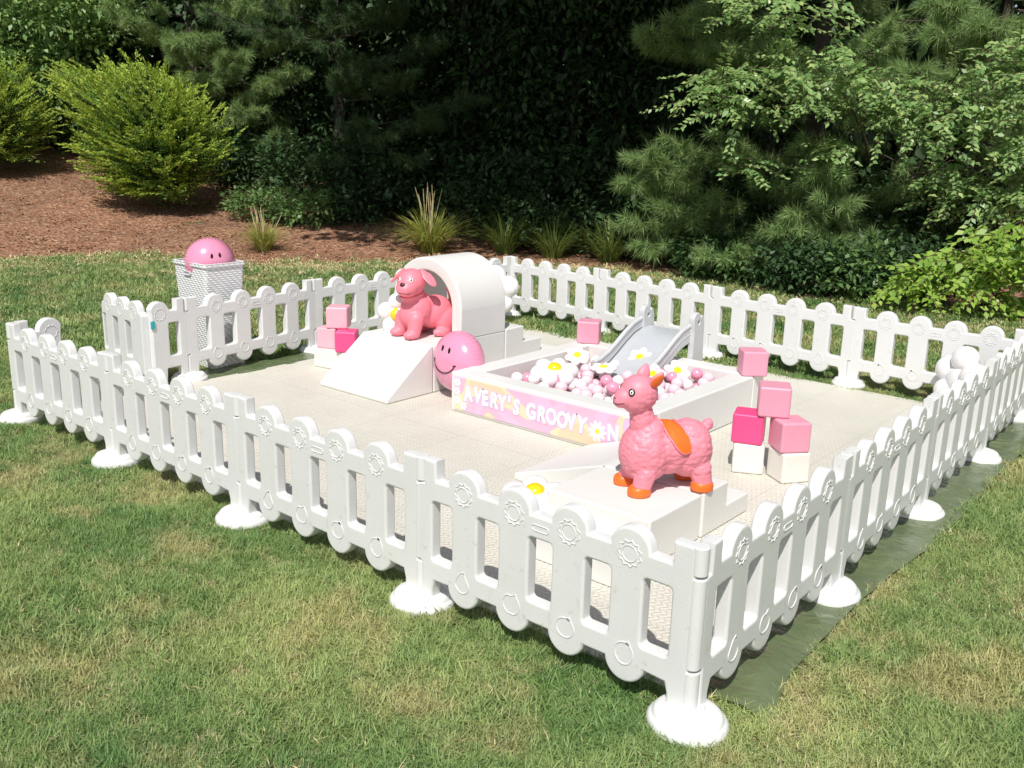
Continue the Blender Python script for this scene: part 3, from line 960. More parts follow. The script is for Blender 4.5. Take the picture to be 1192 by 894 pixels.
# alpaca: +x forward
al = thing('alpaca_toy', 'pink rubber alpaca hopper with orange saddle and hooves standing on foam steps', 'toy alpaca', (-.885, 1.205, .241), rad(-122.5))
def al_body(bm):
    ellipsoid(bm, (.062, 0, .178), (.122, .122, .142)); ellipsoid(bm, (-.05, 0, .198), (.165, .117, .116))
    ellipsoid(bm, (-.150, 0, .182), (.115, .122, .138)); ellipsoid(bm, (.055, 0, .25), (.092, .092, .098)); ellipsoid(bm, (-.05, 0, .15), (.15, .10, .082))
    capsule(bm, (.072, 0, .27), (.102, 0, .40), .068, .048)
    ellipsoid(bm, (.112, 0, .458), (.088, .080, .086)); ellipsoid(bm, (.172, 0, .440), (.056, .051, .050)); ellipsoid(bm, (.120, 0, .428), (.078, .070, .062))
    ellipsoid(bm, (.200, 0, .428), (.033, .037, .034))
    for s in (-1, 1):
        capsule(bm, (.088, s * .070, .10), (.110, s * .078, .028), .050, .042)
        capsule(bm, (-.185, s * .070, .10), (-.200, s * .080, .028), .054, .044)
    ellipsoid(bm, (-.248, 0, .288), (.026, .024, .030)); capsule(bm, (-.21, 0, .25), (-.246, 0, .283), .03, .022)
me = fuse(al_body, .0045, 6)
for v in me.vertices:
    c = v.co
    w = min(1, max(0, (.50 - c.z) / .06)) * min(1, max(0, (c.z - .055) / .03)) * (1 - min(1, max(0, (c.x - .115) / .05)) if c.z > .38 else 1)
    if w > 0:
        q = Vector((c.x * 28, c.y * 28, c.z * 50))
        d = noise.voronoi(q)[0]
        v.co = c + v.normal * (.0085 * (math.sqrt(max(0, .9 - d[0])) - .55) + .0016 * noise.noise(c * 120)) * w
finish(me, 180)
body_me = me
part('body', me, M['alpaca'], al)
# saddle
n1, n2 = 26, 20
pts = []
for j in range(n2 + 1):
    r = j / n2
    for i in range(n1 * 2):
        a = 2 * PI * i / (n1 * 2)
        cs, sn = math.cos(a), math.sin(a)
        u, w = r * math.copysign(abs(cs) ** .7, cs), r * math.copysign(abs(sn) ** .7, sn)          # u along back, w around it
        th = w * rad(92)
        x = -.028 - .052 * u * (1 - .05 * abs(w)) - .055 * abs(w) ** 1.3
        pts.append(((x, 0, .20), (0, math.sin(th), math.cos(th))))
co = wrap(body_me, pts, .0045, True)
N2 = n1 * 2
ctr = [co[j * N2 + i] for j in range(n2 + 1) for i in range(N2)]
# relax the wool out of the saddle
for _ in range(6):
    new = list(ctr)
    for j in range(1, n2):
        for i in range(N2):
            new[j * N2 + i] = (ctr[(j - 1) * N2 + i] + ctr[(j + 1) * N2 + i] + ctr[j * N2 + (i + 1) % N2] + ctr[j * N2 + i - 1]) / 4
    ctr = new
Q = [(j * N2 + i, j * N2 + (i + 1) % N2, (j + 1) * N2 + (i + 1) % N2, (j + 1) * N2 + i) for j in range(n2) for i in range(N2)]
sme = fast_mesh('saddle', ctr, Q); finish(sme, 180)
sme = evaluated(sme, [('SOLIDIFY', dict(thickness=.010, offset=0.0))]); finish(sme, 60)
part('saddle', sme, M['orange'], al)
rim = [Vector(ctr[n2 * N2 + i]) for i in range(N2)]
V, Fc = closed_tube(rim, .0052, 8); rme = bpy.data.meshes.new('rim'); rme.from_pydata(V, [], Fc); finish(rme, 180)
part('saddle_rim', rme, M['alpaca'], al)
for s in (-1, 1):
    for x, y in ((.113, .079), (-.202, .081)):
        bm = lathe([(0, 0), (.042, 0), (.048, .005), (.049, .022), (.046, .036), (.038, .044), (0, .045)], 24)
        for v in bm.verts: v.co.x *= 1.12
        part('hoof', bm, M['orange'], al, (x + .006, s * y, 0))
    # ears: cone tipped back, orange inside
    bm = bmesh.new(); ellipsoid(bm, (0, 0, .022), (.031, .015, .046), None, 16, 10)
    for v in bm.verts:
        if v.co.z > .02: v.co.x *= 1 - .45 * (v.co.z - .02) / .05
    e = part('ear', bm, M['alpaca'], al, (.068, s * .060, .514), (rad(-24 * s), rad(-22), rad(10 * s)))
    bm = bmesh.new(); ellipsoid(bm, (.004, s * .0105, .020), (.025, .008, .037), None, 14, 10)
    for v in bm.verts:
        if v.co.z > .02: v.co.x *= 1 - .45 * (v.co.z - .02) / .05
    part('inner_ear', bm, M['orange'], e)
def deco(root, me, items):
    """items: (name, material, inner point, direction, radii, mode)"""
    for nm, mk, inner, d, r in items:
        p = wrap(me, [(inner, d)], 0)[0]
        bm = bmesh.new(); ellipsoid(bm, (0, 0, 0), r, None, 16, 10)
        o = part(nm, bm, M[mk], root, p); o.rotation_mode = 'QUATERNION'; o.rotation_quaternion = Vector(d).to_track_quat('Z', 'Y')
for s in (-1, 1):
    d = Vector((.62, s * .80, .22))
    deco(al, body_me, [('eye', 'black', (.13, 0, .462), d, (.0155, .0185, .005))])
    deco(al, body_me, [('eye_white', 'whitepaint', (.13, 0, .462), d, (.0112, .0136, .0066))])
    deco(al, body_me, [('pupil', 'black', (.13, 0, .462), d, (.0062, .0078, .0080))])
    br = wrap(body_me, [((.13, 0, .462), Vector((.62, s * .80, .22)) + Vector((-.25 * k, s * .18 * k, .22 - abs(k) * .10))) for k in (-.6, -.2, .2, .6)], .001)
    part('eyebrow', tubes([(br, [.0016, .003, .003, .0016])], 6), M['brown'], al)
mo = wrap(body_me, [((.185, 0, .43), Vector((math.cos(a), math.sin(a), -.30 + .20 * abs(math.sin(a)) ** 2))) for a in np.linspace(-1.25, 1.25, 21)], .0004)
part('mouth', tubes([(mo, .0019)], 6), M['brown'], al)
ns = wrap(body_me, [((.19, 0, .435), Vector((1, k * .32, .12 + .12 * abs(k)))) for k in (-1, -.5, 0, .5, 1)], .0004)
ns2 = wrap(body_me, [((.19, 0, .435), Vector((1, 0, z))) for z in (.10, -.05, -.2)], .0004)
part('nose', tubes([(ns, .0022), (ns2, .0016)], 6), M['brown'], al)

# dog
dg = thing('dog_toy', 'coral pink rubber dog hopper at the mouth of the white tunnel', 'toy dog', (-3.655, 2.415, .361), rad(-98))
HA = rad(26)
def HQ(x, y, z):
    return Vector((.055 + x * math.cos(HA) - y * math.sin(HA), x * math.sin(HA) + y * math.cos(HA), z))
def HD(x, y, z):
    return Vector((x * math.cos(HA) - y * math.sin(HA), x * math.sin(HA) + y * math.cos(HA), z))
def dog_body(bm):
    ellipsoid(bm, (.04, 0, .20), (.125, .115, .125)); ellipsoid(bm, (-.12, 0, .165), (.16, .125, .125)); ellipsoid(bm, (.085, 0, .165), (.09, .10, .10))
    capsule(bm, (.06, 0, .26), (.10, 0, .36), .085, .085)
    def hd(x, z, r): ellipsoid(bm, HQ(x, 0, z), r, (0, 0, HA))
    hd(.055, .405, (.108, .102, .098)); hd(.120, .370, (.078, .080, .066)); hd(.165, .362, (.042, .058, .045))
    for s in (-1, 1):
        capsule(bm, (.10, s * .075, .14), (.125, s * .082, .045), .062, .048); ellipsoid(bm, (.15, s * .083, .032), (.062, .050, .034))
        ellipsoid(bm, (-.17, s * .085, .11), (.10, .065, .10)); ellipsoid(bm, (-.11, s * .11, .032), (.08, .045, .034))
    capsule(bm, (-.24, 0, .16), (-.29, .01, .25), .035, .028); capsule(bm, (-.29, .01, .25), (-.24, .02, .33), .028, .022)
dme = fuse(dog_body, .007, 8); finish(dme, 180)
part('body', dme, M['rubber'], dg)
for s in (-1, 1):
    bm = bmesh.new(); ellipsoid(bm, (0, 0, -.052), (.042, .013, .082), None, 18, 12)
    for v in bm.verts:
        if v.co.z > -.02: v.co.x *= .75
    part('ear', bm, M['rubber'], dg, HQ(.030, s * .085, .478), (rad(44 * s), rad(14), rad(-14 * s) + HA))
    d = HD(.80, s * .50, .30)
    deco(dg, dme, [('eye_white', 'whitepaint', HQ(.07, 0, .405), d, (.014, .014, .006))])
    deco(dg, dme, [('pupil', 'black', HQ(.07, 0, .405), d, (.0082, .0088, .0086))])
    # harness straps over the back
    st = wrap(dme, [((.0 - .05 * k, 0, .2), Vector((0, s * math.sin(rad(12 + 62 * k)), math.cos(rad(12 + 62 * k))))) for k in np.linspace(0, 1, 9)], .0)
    part('back_fold', tubes([(st, [.006, .010, .012, .013, .013, .012, .010, .008, .005])], 8), M['rubber'], dg)
deco(dg, dme, [('nose', 'brown', HQ(.13, 0, .377), HD(1, 0, .42), (.020, .017, .012))])
mo = wrap(dme, [(HQ(.12, 0, .365), HD(math.cos(a), math.sin(a), -.42 + .12 * math.cos(2 * a))) for a in np.linspace(-.9, .9, 15)], .0)
part('mouth', tubes([(mo, .0022)], 6), M['brown'], dg)
neck = [Vector((.082 + .088 * math.cos(a) * .98, .088 * math.sin(a), .312 - .02 * math.cos(a))) for a in np.linspace(0, 2 * PI, 40, endpoint=False)]
V, Fc = closed_tube(neck, .008, 8); rme = bpy.data.meshes.new('collar'); rme.from_pydata(V, [], Fc); finish(rme, 180)
part('collar', rme, M['rubber'], dg)

# ------------------------------------------------------------------ LAUNDRY BASKETS
def hamper(w0, d0, w1, d1, h, th=.012):
    bm = bmesh.new()
    def ring(w, d, z, r=.03):
        return [bm.verts.new((p[0], p[1], z)) for p in rrect(-w / 2, -d / 2, w / 2, d / 2, r, 5)]
    R = [ring(w0, d0, 0), ring(w1, d1, h - .03), ring(w1 + .018, d1 + .018, h - .026), ring(w1 + .018, d1 + .018, h),
         ring(w1 - 2 * th, d1 - 2 * th, h), ring(w0 - 2 * th, d0 - 2 * th, th)]
    n = len(R[0])
    for a, b in zip(R, R[1:]):
        for k in range(n): bm.faces.new((a[k], a[(k + 1) % n], b[(k + 1) % n], b[k]))
    bm.faces.new(R[0][::-1]); bm.faces.new(R[-1])
    return bm
hb = thing('laundry_hamper', 'grey white plastic hamper on the grass outside the left fence, under the woven basket', 'hamper', (-5.145, 1.68, .01))
part('hamper_body', hamper(.27, .30, .30, .34, .46), M['woven'], hb)
part('rim', tubes([([(.155 * a, .175 * b, .445) for a, b in ((-1, -1), (1, -1), (1, 1), (-1, 1), (-1, -1))], .008)], 8), M['grey'], hb)
wb = thing('woven_basket', 'white woven plastic basket holding a pink smiley balloon, stacked on the hamper', 'basket', (-5.20, 1.665, .475))
part('basket_body', hamper(.395, .325, .425, .35, .34), M['woven'], wb)
for y in (-1, 1):
    hd = curve_mesh([rrect(-.05, -.017, .05, .017, .016), rrect(-.037, -.009, .037, .009, .008)], .006, .003)
    part('handle', hd, M['grey'], wb, (-.02, y * .178, .255))

# ------------------------------------------------------------------ GROUND
def lawn():
    X = np.concatenate([[-350, -120, -60], np.arange(-38, 30.1, .5), [60, 150, 350]])
    Y = np.concatenate([[-350, -120, -40], np.arange(-14, 44.1, .5), [70, 150, 350]])
    gx, gy = np.meshgrid(X, Y)
    z = hgt(gx, gy)
    V = np.stack([gx, gy, z], -1).reshape(-1, 3)
    nx = len(X)
    j, i = np.meshgrid(np.arange(len(Y) - 1), np.arange(nx - 1), indexing='ij')
    a = (j * nx + i).ravel()
    me = fast_mesh('lawn', V, np.stack([a, a + 1, a + nx + 1, a + nx], 1)); return finish(me, 180)
tag(part('lawn', lawn(), M['lawn']), kind='structure')

def fbm(x, y, s, seed=0.):
    return np.array([noise.fractal(Vector((a * s, b * s, seed)), 1., 2., 4) for a, b in zip(np.ravel(x), np.ravel(y))]).reshape(np.shape(x))

def edge_s(t):
    return np.interp(t, ET, ES)

def mulch():
    T = np.arange(-14, 12.01, .12)
    V = []; nr = 70
    wob = fbm(T, T * 0, .9, 2.) * .28 + fbm(T, T * 0, 4., 7.) * .07
    for k, t in enumerate(T):
        s0 = edge_s(t) + wob[k]
        for j in range(nr):
            s = s0 + 16 * (j / (nr - 1)) ** 1.6
            p = C2 + F2 * s + R2 * t
            z = float(hgt(p[0], p[1])) + .004 + .022 * min(1, j / 3) + .03 * noise.fractal(Vector((p[0] * 2.2, p[1] * 2.2, 0)), 1, 2, 4) * min(1, j / 5)
            V.append((p[0], p[1], z))
    q = [(k * nr + j, (k + 1) * nr + j, (k + 1) * nr + j + 1, k * nr + j + 1) for k in range(len(T) - 1) for j in range(nr - 1)]
    return finish(fast_mesh('mulch', V, q), 180)
tag(part('mulch_bed', mulch(), M['mulch']), kind='structure')

# ------------------------------------------------------------------ scatter with geometry nodes (lawn blades, mulch chips)
def proto_ob(name, me, mat):
    me.materials.append(mat)
    return bpy.data.objects.new(name, me)

def scatter(name, P, rot, scl, idx, protos, label, cat):
    me = bpy.data.meshes.new(name)
    me.vertices.add(len(P)); me.vertices.foreach_set('co', np.asarray(P, np.float32).ravel())
    a = me.attributes.new('rot', 'FLOAT_VECTOR', 'POINT'); a.data.foreach_set('vector', np.asarray(rot, np.float32).ravel())
    a = me.attributes.new('scl', 'FLOAT', 'POINT'); a.data.foreach_set('value', np.asarray(scl, np.float32))
    a = me.attributes.new('pick', 'INT', 'POINT'); a.data.foreach_set('value', np.asarray(idx, np.int32))
    o = bpy.data.objects.new(name, me); COL.objects.link(o)
    ng = bpy.data.node_groups.new(name, 'GeometryNodeTree')
    ng.interface.new_socket('Geometry', in_out='INPUT', socket_type='NodeSocketGeometry')
    ng.interface.new_socket('Geometry', in_out='OUTPUT', socket_type='NodeSocketGeometry')
    N = ng.nodes; gi = N.new('NodeGroupInput'); go = N.new('NodeGroupOutput')
    iop = N.new('GeometryNodeInstanceOnPoints'); jn = N.new('GeometryNodeJoinGeometry')
    for p in reversed(protos):
        oi = N.new('GeometryNodeObjectInfo'); oi.inputs['Object'].default_value = p; oi.inputs['As Instance'].default_value = True
        ng.links.new(oi.outputs['Geometry'], jn.inputs[0])
    def attr(nm, ty):
        n = N.new('GeometryNodeInputNamedAttribute'); n.data_type = ty; n.inputs['Name'].default_value = nm
        return n.outputs['Attribute']
    ng.links.new(gi.outputs[0], iop.inputs['Points']); ng.links.new(jn.outputs[0], iop.inputs['Instance'])
    iop.inputs['Pick Instance'].default_value = True
    ng.links.new(attr('pick', 'INT'), iop.inputs['Instance Index'])
    e2r = N.new('FunctionNodeEulerToRotation'); ng.links.new(attr('rot', 'FLOAT_VECTOR'), e2r.inputs[0])
    ng.links.new(e2r.outputs[0], iop.inputs['Rotation']); ng.links.new(attr('scl', 'FLOAT'), iop.inputs['Scale'])
    ng.links.new(iop.outputs[0], go.inputs[0])
    md = o.modifiers.new('scatter', 'NODES'); md.node_group = ng
    return tag(o, label, cat, None, 'stuff')

def clump(n, rad_, h, w, lean, seed):
    r = np.random.default_rng(seed)
    V = []; T = []; Qd = []
    for k in range(n):
        a = r.uniform(0, 2 * PI); d = rad_ * math.sqrt(r.uniform())
        x, y = d * math.cos(a), d * math.sin(a)
        az = r.uniform(0, 2 * PI); L = h * r.uniform(.55, 1.25); ln = lean * r.uniform(.4, 1.4)
        dx, dy = math.cos(az), math.sin(az); sx, sy = -dy, dx
        ww = w * r.uniform(.7, 1.3)
        b = len(V); pts = []
        for q, (f, wf) in enumerate(((0, 1), (.5, .9), (1, 0))):
            off = ln * L * f ** 1.6; z = L * f * math.sqrt(max(.05, 1 - (ln * f * .62) ** 2))
            px, py = x + dx * off, y + dy * off
            if wf: V += [(px - sx * ww * wf / 2, py - sy * ww * wf / 2, z), (px + sx * ww * wf / 2, py + sy * ww * wf / 2, z)]
            else: V.append((px, py, z))
        Qd.append((b, b + 1, b + 3, b + 2)); T.append((b + 2, b + 3, b + 4))
    return fast_mesh('clump', V, Qd, T)

# where grass may stand
FX = [J[k] for k in CH]
def grass_ok(x, y):
    inside = (x > -5.0) & (x < .10) & (y > .20) & (y < 4.52)
    tp = (x > -.3) & (x < np.interp(y, [.19, .5, 1.2, 1.6, 2.1, 2.6, 3.2, 4.5], [.19, .12, .105, .12, .165, .14, .11, .14]) - .01) & (y > .2) & (y < 4.5)
    ok = ~(inside | tp)
    for k in CH:
        ok &= (x - J[k][0]) ** 2 + (y - J[k][1]) ** 2 > .110 ** 2
    ok &= ~((abs(x + 5.145) < .14) & (abs(y - 1.68) < .16))
    return ok

def lawn_points(s0, s1, dens):
    n = int(dens * .5 * 1.75 * (s1 ** 2 - s0 ** 2))
    s = np.sqrt(rng.uniform(s0 ** 2, s1 ** 2, n)); t = rng.uniform(-.75, 1.0, n) * s
    x = C2[0] + F2[0] * s + R2[0] * t; y = C2[1] + F2[1] * s + R2[1] * t
    m = grass_ok(x, y)
    e = edge_s(t) + rng.normal(0, .25, n)
    m &= s < e
    return x[m], y[m], s[m], t[m]

protos = [proto_ob('grass_clump', clump(20, .038, .032, .0031, 1.15, 1), M['blade']),
          proto_ob('grass_clump', clump(20, .038, .027, .0031, 1.45, 2), M['blade']),
          proto_ob('grass_clump', clump(17, .036, .036, .003, 1.0, 3), M['blade']),
          proto_ob('straw_clump', clump(13, .036, .027, .0029, 1.5, 4), M['straw']),
          proto_ob('grass_tuft', clump(46, .10, .052, .0085, .8, 5), M['blade']),
          proto_ob('grass_tuft', clump(46, .10, .046, .0085, 1.1, 6), M['blade']),
          proto_ob('straw_tuft', clump(30, .10, .036, .008, 1.3, 7), M['straw'])]
PP, SS, II = [], [], []
for (s0, s1, dens, ids, straw) in ((1.9, 4.4, 3000, (0, 1, 2), 3), (4.4, 7.6, 1500, (0, 1, 2), 3), (7.6, 14.6, 260, (4, 5), 6)):
    x, y, s, t = lawn_points(s0, s1, dens)
    n = len(x)
    pn = fbm(x, y, 1.4, 3.) + .6 * fbm(x, y, 5., 9.)
    ii = rng.choice(ids, n)
    near = edge_s(t) - s
    pstraw = np.clip(.06 + .33 * np.clip(pn, 0, 1) ** 1.2, 0, .5) + np.clip(1.0 - near / 2.4, 0, 1) * .85
    ii = np.where(rng.uniform(0, 1, n) < pstraw, straw, ii)
    sc = rng.uniform(.75, 1.25, n) * (1 + .38 * np.clip(-pn, -.8, 1))
    # tufts stand taller right against the fence line where the mower misses
    PP.append(np.stack([x, y, hgt(x, y) - .002], 1)); SS.append(sc); II.append(ii)
P = np.concatenate(PP); S_ = np.concatenate(SS); I_ = np.concatenate(II)
rot = np.stack([rng.normal(0, .18, len(P)), rng.normal(0, .18, len(P)), rng.uniform(0, 2 * PI, len(P))], 1)
scatter('grass', P, rot, S_, I_, protos, 'short green lawn grass with dry straw coloured patches', 'grass')

def chip(seed, L, w, h):
    r = np.random.default_rng(seed)
    V = [(-L / 2, -w / 2, 0), (L / 2, -w * .3, 0), (L / 2, w * .35, h * .3), (-L / 2, w / 2, 0), (-L * .3, 0, h), (L * .35, 0, h)]
    V = np.array(V) + r.normal(0, .003, (6, 3))
    return fast_mesh('chip', V, [(0, 1, 5, 4), (4, 5, 2, 3)], [(1, 2, 5), (0, 4, 3)])
cprot = [proto_ob('mulch_chip', chip(i, L, w, h), M['chip']) for i, (L, w, h) in enumerate(((.06, .02, .008), (.045, .022, .009), (.09, .014, .008), (.035, .025, .008)))]
n = 26000
t = rng.uniform(-10, 6, n); d = rng.uniform(0, 1, n) ** 1.4 * 7 - .15; s = edge_s(t) + d
x = C2[0] + F2[0] * s + R2[0] * t; y = C2[1] + F2[1] * s + R2[1] * t
P = np.stack([x, y, hgt(x, y) + .022], 1)
rot = np.stack([rng.normal(0, .3, n), rng.normal(0, .3, n), rng.uniform(0, 6.28, n)], 1)
scatter('mulch_chips', P, rot, rng.uniform(.6, 1.5, n), rng.integers(0, 4, n), cprot, 'loose brown bark chips lying over the mulch bed', 'mulch')

# ------------------------------------------------------------------ FOLIAGE
def unit(v):
    return v / np.maximum(np.linalg.norm(v, axis=-1, keepdims=True), 1e-9)

def leaves(P, D, N, L, W, fold=.18):
    """P base, D direction, N rough normal, L, W arrays -> pointed leaf quads"""
    D = unit(D); S = unit(np.cross(D, N)); Nn = np.cross(S, D)
    L = L[:, None]; W = W[:, None]
    a = P; b = P + D * L * .45 + S * W * .5 + Nn * W * fold; c = P + D * L - Nn * L * .10; d = P + D * L * .45 - S * W * .5 + Nn * W * fold
    V = np.stack([a, b, c, d], 1).reshape(-1, 3)
    q = np.arange(len(P) * 4).reshape(-1, 4)
    return V, q

def needles(P, D, L, w):
    D = unit(D); S = unit(np.cross(D, rng.normal(0, 1, D.shape)))
    V = np.stack([P - S * w / 2, P + S * w / 2, P + D * L[:, None]], 1).reshape(-1, 3)
    return V, np.arange(len(P) * 3).reshape(-1, 3)

def rvec(n):
    return unit(rng.normal(0, 1, (n, 3)))

def ell_points(c, r, n, shell=.5):
    u = rvec(n); k = rng.uniform(shell ** 3, 1, n) ** (1 / 3)
    return np.asarray(c) + u * k[:, None] * np.asarray(r)

def limb(a, b, sag=.0, n=6, jit=.06):
    a, b = np.asarray(a, float), np.asarray(b, float)
    L = np.linalg.norm(b - a)
    out = []
    for k in range(n):
        f = k / (n - 1)
        p = a + (b - a) * f; p[2] += sag * L * math.sin(PI * f)
        if 0 < k < n - 1: p = p + rng.normal(0, jit * L / n, 3)
        out.append(tuple(p))
    return out

def veg_root(name, label, cat, x, y, group=None):
    return thing(name, label, cat, (float(x), float(y), float(hgt(x, y))), 0, group)

def loc_part(name, V, q, t, mat, root, smooth=False):
    """world-space arrays -> part under root"""
    me = fast_mesh(name, np.asarray(V) - np.array(root.location), q, t)
    if smooth: finish(me, 180)
    return part(name, me, mat, root)

def branches_part(name, lst, mat, root, n=6):
    o = np.array(root.location)
    l2 = [([tuple(np.asarray(p) - o) for p in pts], r) for pts, r in lst]
    return part(name, tubes(l2, n), mat, root)

def leafy(name, label, cat, base, ells, ncl, per, spread, leaf, mat, trunk_r=.06, group=None, droop=.25, limbs=14, trunk_h=None, wscale=.5, shell=.45, bark='bark'):
    """broad-leaved shrub or tree: trunk, limbs and clusters of leaves inside ellipsoids"""
    x, y = base
    rt = veg_root(name, label, cat, x, y, group)
    z0 = float(hgt(x, y))
    tot = sum(r[0] * r[1] * r[2] for c, r in ells) ** 1
    C = []
    for c, r in ells:
        k = max(3, int(ncl * (r[0] * r[1] * r[2]) / tot))
        C.append(ell_points(c, r, k, shell))
    C = np.concatenate(C)
    C = C[C[:, 2] > hgt(C[:, 0], C[:, 1]) + .05]
    top = np.array([x, y, z0 + (trunk_h or .5 * (C[:, 2].max() - z0))])
    lst = [(limb((x, y, z0 - .1), top, 0, 6, .05), list(np.linspace(trunk_r, trunk_r * .55, 6)))]
    for c in C[rng.choice(len(C), min(limbs, len(C)), replace=False)]:
        f = rng.uniform(.35, 1); a = np.array([x, y, z0]) * (1 - f) + top * f
        lst.append((limb(a, c, .10, 6, .10), list(np.linspace(trunk_r * .42, trunk_r * .10, 6))))
    branches_part('trunk', lst, M[bark], rt, 7)
    n = len(C) * per
    ci = np.repeat(np.arange(len(C)), per)
    cs = rng.uniform(.6, 1.3, len(C))[ci]
    off = rng.normal(0, 1, (n, 3)) * spread * cs[:, None] * np.array([1, 1, .6])
    P_ = C[ci] + off
    D = unit(off) * .8 + rvec(n) * .7 + np.array([0, 0, -droop]) + np.array([-F2[0], -F2[1], 0]) * .15
    N_ = rvec(n) * .75 + np.array([0, 0, 1.])
    L_ = leaf * rng.uniform(.6, 1.25, n)
    V, q = leaves(P_, D, N_, L_, L_ * wscale)
    loc_part('crown', V, q, None, mat, rt)
    return rt

def pine(name, label, base, H, r0, mat, z_first=.5, nb=46, tuft=34, nl=.11, nw=.0042, face=None, group=None, tr=.16, dens=1., targets=()):
    x, y = base
    rt = veg_root(name, label, 'tree', x, y, group)
    z0 = float(hgt(x, y))
    lst = [(limb((x, y, z0 - .1), (x + rng.normal(0, .1), y, z0 + H), 0, 8, .03), list(np.linspace(tr, .03, 8)))]
    TP, TD = [], []
    for k in range(nb + len(targets)):
        f = rng.uniform(0, 1) ** .9
        z = z0 + z_first + (H - z_first) * f
        az = rng.uniform(0, 2 * PI)
        if face is not None and rng.uniform() < .55: az = math.atan2(face[1], face[0]) + rng.normal(0, .75)
        L = r0 * (1 - f * .75) * rng.uniform(.7, 1.1)
        d = np.array([math.cos(az), math.sin(az), 0])
        a = np.array([x, y, z]); b = a + d * L + np.array([0, 0, L * rng.uniform(-.12, .22)])
        if k >= nb:
            b = at(*targets[k - nb]); h_ = np.hypot(b[0] - x, b[1] - y)
            a = np.array([x, y, max(z0 + .3, b[2] - .12 * h_)]); d = unit(b - a); L = np.linalg.norm(b - a)
        pts = limb(a, b, -.05, 7, .05)
        lst.append((pts, list(np.linspace(.024, .006, 7))))
        for m in range(int((26 if k >= nb else 11) * dens)):
            g = rng.uniform(max(.3, 1 - 1.1 / L) if k >= nb else .3, 1.0)
            i = min(int(g * 6), 5); fr = g * 6 - i
            p = np.array(pts[i]) * (1 - fr) + np.array(pts[i + 1]) * fr
            side = np.cross(d, [0, 0, 1]) * rng.choice([-1, 1])
            tl = rng.uniform(.2, .6) * (1.15 - g * .5)
            td = unit(d * rng.uniform(.5, 1) + side * rng.uniform(.2, 1) + np.array([0, 0, rng.uniform(-.15, .35)]))
            q = p + td * tl
            lst.append(([tuple(p), tuple((p + q) / 2 + np.array([0, 0, -.01])), tuple(q)], [.008, .006, .004]))
            for h in range(max(2, int(tl / .085))):
                gg = 1 - h * .085 / tl * .9
                TP.append(p + td * tl * gg); TD.append(td)
        TP.append(b); TD.append(d)
    branches_part('trunk', lst, M['bark'], rt, 5)
    TP, TD = np.array(TP), np.array(TD)
    n = len(TP) * tuft
    ti = np.repeat(np.arange(len(TP)), tuft)
    D = TD[ti] * .75 + rvec(n) * .8 + np.array([0, 0, -.12])
    P_ = TP[ti] + rng.normal(0, .012, (n, 3))
    V, t = needles(P_, D, nl * rng.uniform(.7, 1.15, n), nw)
    loc_part('crown', V, None, t, mat, rt)
    return rt

